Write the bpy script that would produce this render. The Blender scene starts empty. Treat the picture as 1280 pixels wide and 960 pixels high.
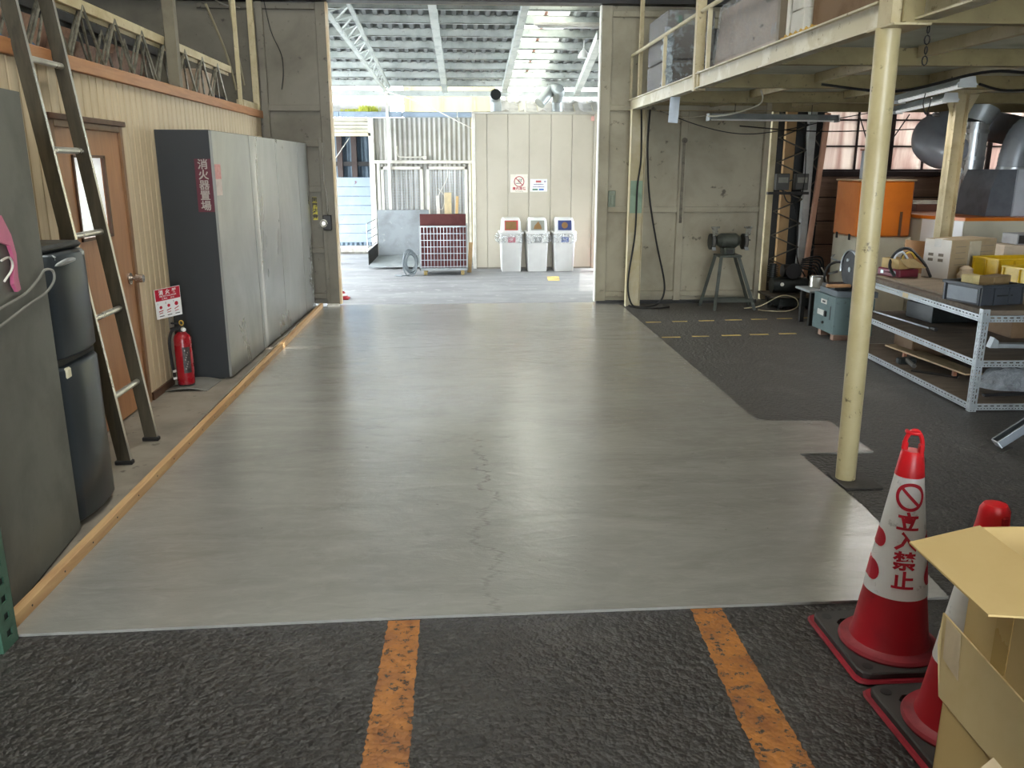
import bpy, bmesh, math, random
from mathutils import Vector, Matrix
random.seed(7)
S = bpy.context.scene
COL = S.collection
PI = math.pi

# ---------------------------------------------------------------- camera
cam = bpy.data.cameras.new('camera'); camo = bpy.data.objects.new('camera', cam); COL.objects.link(camo)
cam.sensor_width = 36.0; cam.lens = 29.25; cam.clip_start = 0.05; cam.clip_end = 200
camo.location = (0, 0, 1.5)
camo.rotation_euler = (math.radians(90 - 14.605), 0, math.radians(-3.673))
S.camera = camo
# ---------------------------------------------------------------- sky, sun, daylight through the roof lights
w = bpy.data.worlds.new('sky'); S.world = w; w.use_nodes = True
bg = w.node_tree.nodes['Background']
bg.inputs[0].default_value = (0.86, 0.94, 1.0, 1); bg.inputs[1].default_value = 17.0
sl = bpy.data.lights.new('sun', 'SUN'); sl.energy = 6.0; sl.angle = 0.004; sl.color = (1, .95, .86)
so = bpy.data.objects.new('sun', sl); COL.objects.link(so)
so.rotation_euler = Vector((-math.cos(math.radians(40)), 0.0, -math.sin(math.radians(40)))).to_track_quat('-Z', 'Y').to_euler()
SKYLIGHTS = [(-0.2, 3.2, 44), (-0.9, 6.2, 40), (4.2, 3.4, 42), (0.2, -2.6, 18)]      # centres of the roof openings, 1.2 x 2.4 m
def area(name, loc, sx, sy, power, rot=(0, 0, 0), color=(1, .96, .90)):
    l = bpy.data.lights.new(name, 'AREA'); l.shape = 'RECTANGLE'; l.size = sx; l.size_y = sy; l.energy = power; l.color = color
    o = bpy.data.objects.new(name, l); COL.objects.link(o); o.location = loc; o.rotation_euler = rot
    return o
for x, y, p in SKYLIGHTS:
    area('roof_daylight', (x, y, 4.96), 1.2, 2.4, p)
area('rear_door_daylight', (0.5, -5.8, 1.9), 4.0, 3.4, 18, (math.radians(90), 0, 0), (.95, .98, 1))
S.view_settings.view_transform = 'Standard'; S.view_settings.look = 'None'
S.view_settings.gamma = 1; S.view_settings.use_curve_mapping = False
S.view_settings.exposure = 0.08
S.cycles.max_bounces = 10; S.cycles.diffuse_bounces = 5; S.cycles.glossy_bounces = 4
S.cycles.caustics_reflective = False; S.cycles.caustics_refractive = False

# ---------------------------------------------------------------- materials
def lin(c):
    c = c / 255.0
    return c / 12.92 if c <= .04045 else ((c + .055) / 1.055) ** 2.4
def rgb(t): return (lin(t[0]), lin(t[1]), lin(t[2]), 1)
def newmat(name):
    m = bpy.data.materials.new(name); m.use_nodes = True
    nt = m.node_tree; b = nt.nodes['Principled BSDF']
    return m, nt, b
def N(nt, typ, **kw):
    n = nt.nodes.new(typ)
    for k, v in kw.items(): setattr(n, k, v)
    return n
def coords(nt, scale=(1, 1, 1), kind='Object'):
    tc = N(nt, 'ShaderNodeTexCoord'); mp = N(nt, 'ShaderNodeMapping'); mp.inputs['Scale'].default_value = scale
    nt.links.new(tc.outputs[kind], mp.inputs[0]); return mp.outputs[0]
def noise(nt, co, scale, detail=4, rough=.55, dist=0):
    n = N(nt, 'ShaderNodeTexNoise'); n.inputs['Scale'].default_value = scale; n.inputs['Detail'].default_value = detail
    n.inputs['Roughness'].default_value = rough; n.inputs['Distortion'].default_value = dist
    nt.links.new(co, n.inputs['Vector']); return n.outputs[0]
def ramp(nt, fac, a, b, ca=(0, 0, 0, 1), cb=(1, 1, 1, 1)):
    r = N(nt, 'ShaderNodeValToRGB'); r.color_ramp.elements[0].position = a; r.color_ramp.elements[1].position = b
    r.color_ramp.elements[0].color = ca; r.color_ramp.elements[1].color = cb
    nt.links.new(fac, r.inputs[0]); return r.outputs[0]
def mix(nt, fac, a, b, mode='MIX'):
    m = N(nt, 'ShaderNodeMix', data_type='RGBA', blend_type=mode)
    for sock, v in ((m.inputs[0], fac), (m.inputs[6], a), (m.inputs[7], b)):
        if hasattr(v, 'links'): nt.links.new(v, sock)
        else: sock.default_value = v
    return m.outputs[2]
def mathn(nt, op, a, b=None):
    m = N(nt, 'ShaderNodeMath', operation=op)
    for s, v in ((m.inputs[0], a), (m.inputs[1], b)):
        if v is None: continue
        if hasattr(v, 'links'): nt.links.new(v, s)
        else: s.default_value = v
    return m.outputs[0]
def bumpn(nt, b, h, strength, dist=.01):
    n = N(nt, 'ShaderNodeBump'); n.inputs['Strength'].default_value = strength; n.inputs['Distance'].default_value = dist
    nt.links.new(h, n.inputs['Height']); nt.links.new(n.outputs[0], b.inputs['Normal'])
MATS = {}
def M(name, c, rough=.5, metal=0, c2=None, scale=6, lo=.45, hi=.7, stretch=(1, 1, 1), bump=0, bscale=60, spec=.5, c3=None, s3=25, alpha=1):
    """colour c with worn or dirty patches of c2 (and small flecks of c3)"""
    if name in MATS: return MATS[name]
    m, nt, b = newmat(name)
    b.inputs['Roughness'].default_value = rough; b.inputs['Metallic'].default_value = metal
    b.inputs['Specular IOR Level'].default_value = spec; b.inputs['Base Color'].default_value = rgb(c)
    co = coords(nt, stretch)
    if c2 is None: c2 = tuple(v * .88 for v in c)
    f = ramp(nt, noise(nt, co, scale, 6, .6, .3), lo, hi)
    col = mix(nt, f, rgb(c), rgb(c2))
    if c3:
        f3 = ramp(nt, noise(nt, co, s3, 4, .7), .62, .7); col = mix(nt, f3, col, rgb(c3))
    nt.links.new(col, b.inputs['Base Color'])
    rr = N(nt, 'ShaderNodeMapRange'); rr.inputs[3].default_value = max(0, rough - .06); rr.inputs[4].default_value = min(1, rough + .1)
    nt.links.new(f, rr.inputs[0]); nt.links.new(rr.outputs[0], b.inputs['Roughness'])
    if bump: bumpn(nt, b, noise(nt, co, bscale, 3), bump, .004)
    if alpha < 1: b.inputs['Alpha'].default_value = alpha
    MATS[name] = m
    return m

def mat_asphalt():
    m, nt, b = newmat('asphalt'); co = coords(nt)
    n1 = noise(nt, co, 1.1, 6, .6); n2 = noise(nt, co, 38, 5, .65); n3 = noise(nt, co, 9, 5, .6)
    v = N(nt, 'ShaderNodeTexVoronoi'); v.inputs['Scale'].default_value = 95; nt.links.new(co, v.inputs['Vector'])
    v2 = N(nt, 'ShaderNodeTexVoronoi'); v2.inputs['Scale'].default_value = 40; nt.links.new(co, v2.inputs['Vector'])
    c = mix(nt, ramp(nt, n1, .35, .7), rgb((42, 38, 34)), rgb((56, 52, 47)))
    c = mix(nt, ramp(nt, n3, .45, .7), c, rgb((36, 34, 31)))
    st = ramp(nt, v.outputs['Color'], .80, .90)
    c = mix(nt, mathn(nt, 'MULTIPLY', st, .4), c, rgb((104, 102, 98)))
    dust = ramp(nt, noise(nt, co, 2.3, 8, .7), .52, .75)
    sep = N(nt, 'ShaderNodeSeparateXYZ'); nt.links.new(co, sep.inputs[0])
    far = ramp(nt, mathn(nt, 'DIVIDE', sep.outputs[1], 10.0), .27, .55)  # paler with distance: grazing window reflection put into the colour
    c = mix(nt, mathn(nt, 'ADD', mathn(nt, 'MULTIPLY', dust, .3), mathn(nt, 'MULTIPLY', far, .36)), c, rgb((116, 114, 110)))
    nt.links.new(c, b.inputs['Base Color'])
    b.inputs['Roughness'].default_value = .5; b.inputs['Specular IOR Level'].default_value = .5
    h = mathn(nt, 'ADD', mathn(nt, 'MULTIPLY', v.outputs['Distance'], -1.0), mathn(nt, 'MULTIPLY', v2.outputs['Distance'], -2.2))
    h = mathn(nt, 'ADD', h, mathn(nt, 'MULTIPLY', n2, .25)); h = mathn(nt, 'ADD', h, mathn(nt, 'MULTIPLY', n3, .9))
    bumpn(nt, b, h, .55, .007)
    return m
def mat_screed():
    m, nt, b = newmat('fresh_screed'); co = coords(nt)
    wv = noise(nt, coords(nt, (.8, 2.4, 1)), 1.5, 8, .6, 1.1)        # trowel sweeps running across the bay
    big = noise(nt, co, .9, 5, .6, .4); fine = noise(nt, coords(nt, (2, 5, 1)), 4, 6, .65, .8)
    c = mix(nt, ramp(nt, wv, .32, .68), rgb((131, 129, 122)), rgb((147, 145, 138)))
    c = mix(nt, mathn(nt, 'MULTIPLY', ramp(nt, big, .42, .68), .4), c, rgb((118, 116, 111)))
    c = mix(nt, mathn(nt, 'MULTIPLY', ramp(nt, fine, .48, .8), .4), c, rgb((162, 159, 152)))
    c = mix(nt, mathn(nt, 'MULTIPLY', ramp(nt, noise(nt, coords(nt, (1, 2.2, 1)), 3.2, 8, .7, 1.2), .60, .72), .4), c, rgb((110, 109, 104)))
    # wandering hairline crack along the bay near the front, drawn by distance to a noisy line
    sep = N(nt, 'ShaderNodeSeparateXYZ'); nt.links.new(co, sep.inputs[0])
    wob = noise(nt, coords(nt, (.001, 1, 1)), 2.6, 7, .72)
    line = mathn(nt, 'ADD', mathn(nt, 'MULTIPLY', wob, .62), -.21)
    d = mathn(nt, 'ABSOLUTE', mathn(nt, 'SUBTRACT', sep.outputs[0], line))
    crack = ramp(nt, d, .004, .016, (1, 1, 1, 1), (0, 0, 0, 1))
    fade = ramp(nt, mathn(nt, 'DIVIDE', sep.outputs[1], 6.0), .68, .8, (1, 1, 1, 1), (0, 0, 0, 1))
    brk = ramp(nt, noise(nt, co, 9, 4, .6), .38, .52)
    ck = mathn(nt, 'MULTIPLY', mathn(nt, 'MULTIPLY', crack, fade), brk)
    c = mix(nt, mathn(nt, 'MULTIPLY', ck, .28), c, rgb((84, 80, 72)))
    pits = ramp(nt, noise(nt, co, 22, 3, .5), .745, .775)
    c = mix(nt, mathn(nt, 'MULTIPLY', pits, .55), c, rgb((98, 94, 88)))
    nt.links.new(c, b.inputs['Base Color'])
    r = N(nt, 'ShaderNodeMapRange'); r.inputs[1].default_value = .3; r.inputs[2].default_value = .7
    r.inputs[3].default_value = .19; r.inputs[4].default_value = .26; nt.links.new(wv, r.inputs[0])
    nt.links.new(r.outputs[0], b.inputs['Roughness']); b.inputs['Specular IOR Level'].default_value = .9; b.inputs['Coat Weight'].default_value = .55; b.inputs['Coat Roughness'].default_value = .24
    h = mathn(nt, 'ADD', mathn(nt, 'MULTIPLY', wv, 1.0), mathn(nt, 'MULTIPLY', fine, .35))
    h = mathn(nt, 'ADD', h, mathn(nt, 'MULTIPLY', big, 1.2)); h = mathn(nt, 'ADD', h, mathn(nt, 'MULTIPLY', ck, -.25))
    bumpn(nt, b, h, .16, .05)
    return m
def mat_yard():
    m, nt, b = newmat('yard_concrete'); co = coords(nt)
    c = mix(nt, ramp(nt, noise(nt, coords(nt, (.6, 2, 1)), 1.5, 8, .65, .5), .35, .7), rgb((146, 146, 146)), rgb((116, 116, 117)))
    c = mix(nt, ramp(nt, noise(nt, co, 5, 6, .7), .55, .72), c, rgb((166, 165, 164)))
    nt.links.new(c, b.inputs['Base Color']); b.inputs['Roughness'].default_value = .6
    bumpn(nt, b, noise(nt, co, 30, 5), .3, .01); return m
def mat_stripe(name, c, wear=.62, dark=(58, 50, 40)):
    m, nt, b = newmat(name); co = coords(nt)
    a = mix(nt, ramp(nt, noise(nt, co, 7, 5, .6), .4, .7), rgb(c), rgb((c[0] * .74, c[1] * .70, c[2] * .8)))
    f = ramp(nt, noise(nt, co, 30, 7, .75), wear, wear + .04)
    nt.links.new(mix(nt, f, a, rgb(dark)), b.inputs['Base Color']); b.inputs['Roughness'].default_value = .6
    v = N(nt, 'ShaderNodeTexVoronoi'); v.inputs['Scale'].default_value = 60; nt.links.new(co, v.inputs['Vector'])
    bumpn(nt, b, mathn(nt, 'SUBTRACT', mathn(nt, 'MULTIPLY', v.outputs['Distance'], -.6), f), .6, .008)
    return m
def mat_wood(name, c, c2, axis=(1, 12, 12), rough=.55, s=2.2):
    m, nt, b = newmat(name); co = coords(nt, axis)
    f = ramp(nt, noise(nt, co, s, 8, .65, .8), .35, .68)
    nt.links.new(mix(nt, f, rgb(c), rgb(c2)), b.inputs['Base Color']); b.inputs['Roughness'].default_value = rough
    bumpn(nt, b, f, .15, .003); return m
def mat_planks():
    m, nt, b = newmat('wall_panelling'); co = coords(nt, (14, 14, .9))
    oi = N(nt, 'ShaderNodeObjectInfo')
    f = ramp(nt, noise(nt, co, 2.0, 7, .6, .6), .35, .7)
    c = mix(nt, f, rgb((214, 195, 162)), rgb((197, 176, 142)))
    c = mix(nt, mathn(nt, 'MULTIPLY', oi.outputs['Random'], .35), c, rgb((182, 162, 128)))
    nt.links.new(c, b.inputs['Base Color']); b.inputs['Roughness'].default_value = .45; return m
def mat_galv(name, c, c2, rough=.35, metal=.85, stretch=(1, 1, .25), scale=3):
    m, nt, b = newmat(name); co = coords(nt, stretch)
    f = ramp(nt, noise(nt, co, scale, 6, .6, .5), .35, .7)
    nt.links.new(mix(nt, f, rgb(c), rgb(c2)), b.inputs['Base Color'])
    b.inputs['Metallic'].default_value = metal
    r = N(nt, 'ShaderNodeMapRange'); r.inputs[3].default_value = rough - .08; r.inputs[4].default_value = rough + .12
    nt.links.new(f, r.inputs[0]); nt.links.new(r.outputs[0], b.inputs['Roughness']); return m
def mat_sheet(name, c, trans=.5, c2=None, alpha=1.0, rough=.4, stretch=(1, 1, 1), scale=5):
    """thin sheet that scatters daylight through itself"""
    m, nt, b = newmat(name); co = coords(nt, stretch)
    f = ramp(nt, noise(nt, co, scale, 6, .6, .8), .4, .65); col = mix(nt, f, rgb(c), rgb(c2 or c))
    nt.links.new(col, b.inputs['Base Color']); b.inputs['Roughness'].default_value = rough
    t = N(nt, 'ShaderNodeBsdfTranslucent'); nt.links.new(col, t.inputs[0])
    mx = N(nt, 'ShaderNodeMixShader'); mx.inputs[0].default_value = trans
    nt.links.new(b.outputs[0], mx.inputs[1]); nt.links.new(t.outputs[0], mx.inputs[2])
    out = nt.nodes['Material Output']; last = mx.outputs[0]
    if alpha < 1:
        tr = N(nt, 'ShaderNodeBsdfTransparent'); m2 = N(nt, 'ShaderNodeMixShader')
        nt.links.new(ramp(nt, noise(nt, co, 14, 5, .7, 1.5), .3, .75, (alpha * .55,) * 3 + (1,), (min(1, alpha * 1.5),) * 3 + (1,)), m2.inputs[0])
        nt.links.new(tr.outputs[0], m2.inputs[1]); nt.links.new(last, m2.inputs[2]); last = m2.outputs[0]
        bumpn(nt, b, noise(nt, co, 18, 4, .6, 2.0), .8, .02)
        b.inputs['Roughness'].default_value = .12
    nt.links.new(last, out.inputs[0]); return m

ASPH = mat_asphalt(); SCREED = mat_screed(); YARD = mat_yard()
ORANGE_LINE = mat_stripe('orange_floor_paint', (172, 110, 46), .55); YELLOW_LINE = mat_stripe('yellow_floor_paint', (232, 204, 118), .62)
PLANK = mat_planks()
PINE = mat_wood('raw_pine', (200, 164, 116), (174, 134, 92), (12, 1, 12), .6)
TRIMWOOD = mat_wood('varnished_trim', (186, 132, 88), (160, 108, 68), (12, 1.2, 12), .4)
DOORWOOD = mat_wood('door_veneer', (178, 128, 88), (162, 112, 76), (10, 10, 1), .4)
DARKTRIM = M('dark_door_frame', (92, 62, 44), .5)
OLDWOOD = mat_wood('brown_wall_boards', (168, 134, 112), (134, 104, 86), (1, 10, 10), .7)
PLY = mat_wood('dusty_plywood', (120, 106, 90), (92, 80, 68), (1.5, 8, 8), .75)
CREAM = M('cream_paint', (188, 174, 138), .5, 0, (168, 152, 114), 5, c3=(120, 104, 78), s3=30)
BEAM = M('shaded_cream_beam', (152, 138, 98), .5, 0, (132, 118, 82), 5, c3=(96, 84, 58), s3=20)  # cream paint darkened for backlit beam faces, shade put into the colour
CREAMDIRTY = M('cream_paint_beam', (190, 180, 150), .5, 0, (214, 208, 190), 4, .5, .6, c3=(140, 124, 92), s3=18)
DOORPANEL = M('grimy_cream_door_sheet', (168, 160, 138), .6, 0, (140, 132, 112), 2.2, .4, .75, c3=(92, 86, 72), s3=6)
DOORPANEL_D = M('grimy_olive_door_sheet', (118, 112, 98), .6, 0, (98, 92, 80), 2.2, .4, .75, c3=(72, 66, 56), s3=9)
DARKSTEEL = M('dark_steel', (38, 38, 38), .5, .3, (56, 52, 48), 8)
BLACK = M('black_rubber', (22, 22, 23), .6, 0, (40, 40, 40), 10)
BLACKCABLE = M('black_cable', (24, 24, 24), .5)
GREYCABLE = M('grey_cable', (130, 128, 120), .5)
WHITE = M('white_plastic', (232, 232, 230), .35, 0, (222, 222, 220), 4)
WHITEPAINT = M('white_paint', (225, 222, 212), .5, 0, (205, 200, 188), 8)
GALV = mat_galv('galvanised_steel', (190, 194, 196), (150, 154, 156))
SILVER = mat_galv('silver_duct_skin', (214, 216, 216), (178, 182, 184), .3, .65, (4, 4, .3), 2)
GALVDULL = mat_galv('dull_galvanised', (176, 182, 182), (144, 150, 152), .5, .45)
CABFRONT = mat_galv('brushed_cabinet_front', (168, 168, 162), (140, 140, 135), .30, .65, (1, 1, .5), 1.3)
ALU = mat_galv('aluminium', (220, 217, 208), (176, 172, 162), .32, .75)
LADDERSIDE = mat_galv('dirty_aluminium', (92, 84, 68), (60, 55, 44), .5, .5, (6, 6, 1), 3)
CABDARK = M('charcoal_cabinet_side', (33, 35, 37), .6, 0, (38, 40, 42), 5, bump=.1, bscale=180)
CABGREY = M('olive_grey_cabinet', (98, 98, 90), .5, 0, (90, 90, 83), 3, bump=.08, bscale=200)
RED = M('red_cone_plastic', (214, 28, 36), .38, 0, (196, 24, 32), 4)
REDCONE = M('shaded_scuffed_cone_red', (176, 28, 40), .5, 0, (154, 26, 36), 5, c3=(120, 26, 32), s3=9)  # darker than the cone top: weaker light lower down painted in, plus scuffs
REDFLANGE = M('shaded_red_flange', (146, 34, 44), .6, 0, (112, 28, 36), 8)  # dim light near the floor put into the flange red
REDPRINT = M('red_print', (190, 24, 46), .5)
WHITESLEEVE = M('white_reflective_sleeve', (228, 227, 224), .4, 0, (214, 212, 208), 6, .5, .75, c3=(180, 178, 174), s3=14)
KRAFT = M('kraft_cardboard', (205, 176, 118), .75, 0, (198, 168, 110), 3, bump=.05, bscale=90)
KRAFTIN = M('kraft_cardboard_inside', (176, 146, 92), .8, 0, (168, 138, 86), 3)
TAPE = M('packing_tape', (190, 158, 92), .3, 0, (184, 150, 86), 6)
PALETAPE = M('paper_tape', (222, 200, 164), .6)
CARDGREY = M('aged_cardboard', (168, 150, 120), .8, 0, (150, 132, 104), 4)
CARDBROWN = M('brown_cardboard', (124, 98, 70), .8, 0, (112, 88, 62), 4)
WALLGREY = M('dim_plaster_wall', (120, 116, 106), .8, 0, (104, 100, 92), 1.5)
OLDCONC = M('old_grey_concrete', (134, 126, 114), .75, 0, (108, 100, 90), 2.5, .4, .7, bump=.2, bscale=25, c3=(88, 80, 70), s3=9)
PARTITION = M('cream_insulated_panel', (196, 188, 170), .5, 0, (188, 180, 162), 2)
SHEDWALL = M('pale_corrugated_wall', (184, 182, 174), .5, .1, (166, 164, 156), 3)
PURLIN = M('pale_grey_steel_paint', (212, 217, 212), .5, .1, (178, 186, 182), 4, c3=(150, 150, 144), s3=20)
ROOFSHEET = M('grey_roof_sheet', (142, 146, 145), .6, .1, (116, 119, 118), 3)
BLUEGUTTER = M('blue_grey_gutter', (156, 172, 190), .45)
BLUEBOARD = M('blue_grey_boards', (150, 164, 178), .6, 0, (164, 176, 188), 4, c3=(122, 70, 62), s3=7)
GREENM = M('green_machine_paint', (80, 102, 100), .5, 0, (70, 90, 88), 4, c3=(52, 60, 58), s3=14)
ORANGEM = M('orange_machine_paint', (206, 112, 30), .35, 0, (192, 100, 26), 3)
CREAMM = M('cream_machine_paint', (206, 200, 178), .45, 0, (192, 186, 164), 3)
GREYDUCT = M('grey_duct_paint', (158, 163, 170), .4, .2, (142, 147, 154), 4)
GREYHOOD = M('grey_hood_paint', (196, 202, 208), .45, .1, (180, 186, 192), 4)
YELLOWBIN = M('yellow_bin_plastic', (226, 190, 40), .35)
GREYBIN = M('dark_grey_bin_plastic', (62, 66, 72), .4)
GREYBINL = M('light_grey_bin_panel', (140, 148, 156), .4)
MAROON = M('maroon_case', (128, 44, 62), .4)
BLACKTOOL = M('black_tool', (30, 34, 33), .5, .2, (50, 54, 52), 15)
GRIND = M('grinder_green_grey', (74, 78, 70), .5, .2, (60, 62, 56), 10)
PINK = M('pink_plastic', (206, 104, 140), .4)
DKBLUE = M('blue_tarp', (30, 84, 124), .5, 0, (22, 62, 98), 8)
TEXTD = M('dark_print', (48, 44, 42), .6)
TEXTG = M('pale_grey_print', (160, 150, 142), .6)
SIGNRED = M('dark_red_sign', (84, 16, 34), .5)
SIGNRED2 = M('sign_red', (178, 22, 48), .45)
YELLOWSIGN = M('yellow_sign', (206, 190, 60), .5)
FRIDGE = M('fridge_metallic_charcoal', (62, 69, 75), .34, .6, (62, 69, 75), .3)
FRIDGETOP = M('fridge_cabinet_black', (44, 46, 46), .5)
FROST = mat_sheet('frosted_wired_glass', (222, 212, 204), .6, (182, 158, 150), rough=.3, stretch=(3, 1, .5), scale=1.6)
FIBRE = mat_sheet('fibreglass_roof_sheet', (214, 212, 204), .75)
FILM = mat_sheet('clear_stretch_film', (225, 232, 238), .35, alpha=.28, scale=5)
BAG = mat_sheet('clear_rubbish_bag', (235, 240, 242), .4, alpha=.26, scale=6)
def mat_glow(name, c, e):
    m, nt, b = newmat(name); b.inputs['Base Color'].default_value = rgb(c)
    f = noise(nt, coords(nt), 60, 4, .7)
    nt.links.new(mix(nt, ramp(nt, f, .4, .6), rgb(c), rgb(tuple(v * .86 for v in c))), b.inputs['Emission Color'])
    b.inputs['Emission Strength'].default_value = e; b.inputs['Roughness'].default_value = .3; return m
GLOWTUBE = mat_glow('tube_added_glow', (226, 228, 226), .5)  # glow added to deck tubes that are switched off
GLOWGLASS = mat_glow('glowing_pebbled_glass', (236, 240, 240), .75)  # pane brightness put in as emission, no lamp behind it

# ---------------------------------------------------------------- mesh building
def frame(d):
    d = Vector(d).normalized(); up = Vector((0, 0, 1)) if abs(d.z) < .9 else Vector((1, 0, 0))
    x = d.cross(up).normalized(); y = d.cross(x).normalized(); return x, y, d
class MB:
    def __init__(s, T=None): s.v = []; s.f = []; s.sm = []; s.mi = []; s.T = T or Matrix(); s.cur = 0
    def add(s, vs, fs, smooth=False):
        o = len(s.v); s.v += [s.T @ Vector(v) for v in vs]
        for f in fs: s.f.append([o + i for i in f]); s.sm.append(smooth); s.mi.append(s.cur)
        return s
    def m(s, i): s.cur = i; return s
    def box(s, x0, y0, z0, x1, y1, z1, b=0):
        if x0 > x1: x0, x1 = x1, x0
        if y0 > y1: y0, y1 = y1, y0
        if z0 > z1: z0, z1 = z1, z0
        if not b:
            vs = [(x, y, z) for x in (x0, x1) for y in (y0, y1) for z in (z0, z1)]
            return s.add(vs, [(0, 1, 3, 2), (4, 6, 7, 5), (0, 4, 5, 1), (2, 3, 7, 6), (0, 2, 6, 4), (1, 5, 7, 3)])
        b = min(b, (x1 - x0) * .45, (y1 - y0) * .45, (z1 - z0) * .45)
        c = Vector(((x0 + x1) / 2, (y0 + y1) / 2, (z0 + z1) / 2)); h = Vector(((x1 - x0) / 2, (y1 - y0) / 2, (z1 - z0) / 2))
        vs = []; idx = {}
        for sx in (-1, 1):
            for sy in (-1, 1):
                for sz in (-1, 1):
                    for a in range(3):
                        p = [h.x - b, h.y - b, h.z - b]; p[a] = h[a]
                        idx[sx, sy, sz, a] = len(vs); vs.append((c.x + sx * p[0], c.y + sy * p[1], c.z + sz * p[2]))
        fs = []
        for a in range(3):
            o = [i for i in range(3) if i != a]
            for sg in (-1, 1):
                q = []
                for u, v in ((-1, -1), (1, -1), (1, 1), (-1, 1)):
                    k = [0, 0, 0]; k[a] = sg; k[o[0]] = u; k[o[1]] = v; q.append(idx[k[0], k[1], k[2], a])
                fs.append(q)
            for u in (-1, 1):
                for v in (-1, 1):
                    k1 = [0, 0, 0]; k2 = [0, 0, 0]; k1[a] = -1; k2[a] = 1
                    for k in (k1, k2): k[o[0]] = u; k[o[1]] = v
                    fs.append([idx[(*k1, o[0])], idx[(*k2, o[0])], idx[(*k2, o[1])], idx[(*k1, o[1])]])
        for sx in (-1, 1):
            for sy in (-1, 1):
                for sz in (-1, 1): fs.append([idx[sx, sy, sz, a] for a in range(3)])
        return s.add(vs, fs)
    def bar(s, p0, p1, w, h, up=(0, 0, 1)):
        """rectangular bar from p0 to p1, width w sideways, height h towards up"""
        p0 = Vector(p0); p1 = Vector(p1); d = (p1 - p0).normalized(); up = Vector(up)
        x = d.cross(up); x = x.normalized() if x.length > 1e-4 else Vector((1, 0, 0)); u = x.cross(d).normalized()
        vs = [p + x * (sx * w / 2) + u * (sy * h / 2) for p in (p0, p1) for sx, sy in ((-1, -1), (1, -1), (1, 1), (-1, 1))]
        return s.add(vs, [(3, 2, 1, 0), (4, 5, 6, 7)] + [(i, (i + 1) % 4, 4 + (i + 1) % 4, 4 + i) for i in range(4)])
    def cyl(s, p0, p1, r0, r1=None, n=16, cap=True):
        r1 = r0 if r1 is None else r1; p0 = Vector(p0); p1 = Vector(p1); x, y, d = frame(p1 - p0)
        vs = []
        for p, r in ((p0, r0), (p1, r1)):
            for i in range(n): a = 2 * PI * i / n; vs.append(p + x * (r * math.cos(a)) + y * (r * math.sin(a)))
        s.add(vs, [(i, n + i, n + (i + 1) % n, (i + 1) % n) for i in range(n)], True)
        if cap:
            s.add(vs[:n], [list(range(n))]); s.add(vs[n:], [list(range(n))[::-1]])
        return s
    def tube(s, pts, r, n=8, closed=False, cap=True):
        pts = [Vector(p) for p in pts]; L = len(pts); rr = r if isinstance(r, (list, tuple)) else [r] * L
        vs = []; px = None
        for i, p in enumerate(pts):
            a = pts[i - 1] if i or closed else p; b = pts[(i + 1) % L] if i < L - 1 or closed else p
            d = (b - a).normalized()
            if px is None: px = frame(d)[0]
            else:
                px = (px - d * px.dot(d)); px = px.normalized() if px.length > 1e-5 else frame(d)[0]
            y = d.cross(px)
            for k in range(n): t = 2 * PI * k / n; vs.append(p + px * (rr[i] * math.cos(t)) + y * (rr[i] * math.sin(t)))
        m = L if closed else L - 1
        s.add(vs, [(i * n + k, i * n + (k + 1) % n, ((i + 1) % L) * n + (k + 1) % n, ((i + 1) % L) * n + k) for i in range(m) for k in range(n)], True)
        if cap and not closed:
            s.add(vs[:n], [list(range(n))[::-1]]); s.add(vs[-n:], [list(range(n))])
        return s
    def lathe(s, prof, c=(0, 0, 0), n=32, cap=True):
        c = Vector(c); vs = []
        for r, z in prof:
            for k in range(n): a = 2 * PI * k / n; vs.append(c + Vector((r * math.cos(a), r * math.sin(a), z)))
        L = len(prof)
        s.add(vs, [(i * n + k, i * n + (k + 1) % n, (i + 1) * n + (k + 1) % n, (i + 1) * n + k) for i in range(L - 1) for k in range(n)], True)
        if cap:
            if prof[0][0] > 1e-4: s.add(vs[:n], [list(range(n))[::-1]])
            if prof[-1][0] > 1e-4: s.add(vs[-n:], [list(range(n))])
        return s
    def prism(s, poly, vec):
        """polygon of 3D points swept by vec"""
        n = len(poly); P = [Vector(p) for p in poly]; vec = Vector(vec)
        vs = P + [p + vec for p in P]
        return s.add(vs, [list(range(n))[::-1], list(range(n, 2 * n))] + [(i, (i + 1) % n, n + (i + 1) % n, n + i) for i in range(n)])
    def face(s, pts): return s.add(pts, [list(range(len(pts)))])
    def text(s, t, o, right, up, size, bold=0.0, spacing=1.0):
        vs, fs = glyphs(t, size, bold, spacing); o = Vector(o); right = Vector(right).normalized(); up = Vector(up).normalized()
        return s.add([o + right * v[0] + up * v[1] for v in vs], fs)
    def disc(s, o, right, up, r, r_in=0, n=28):
        o = Vector(o); right = Vector(right).normalized(); up = Vector(up).normalized()
        P = lambda q, a: o + right * (q * math.cos(a)) + up * (q * math.sin(a))
        if not r_in: return s.face([P(r, 2 * PI * i / n) for i in range(n)])
        vs = [P(r, 2 * PI * i / n) for i in range(n)] + [P(r_in, 2 * PI * i / n) for i in range(n)]
        return s.add(vs, [(i, (i + 1) % n, n + (i + 1) % n, n + i) for i in range(n)])
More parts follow.
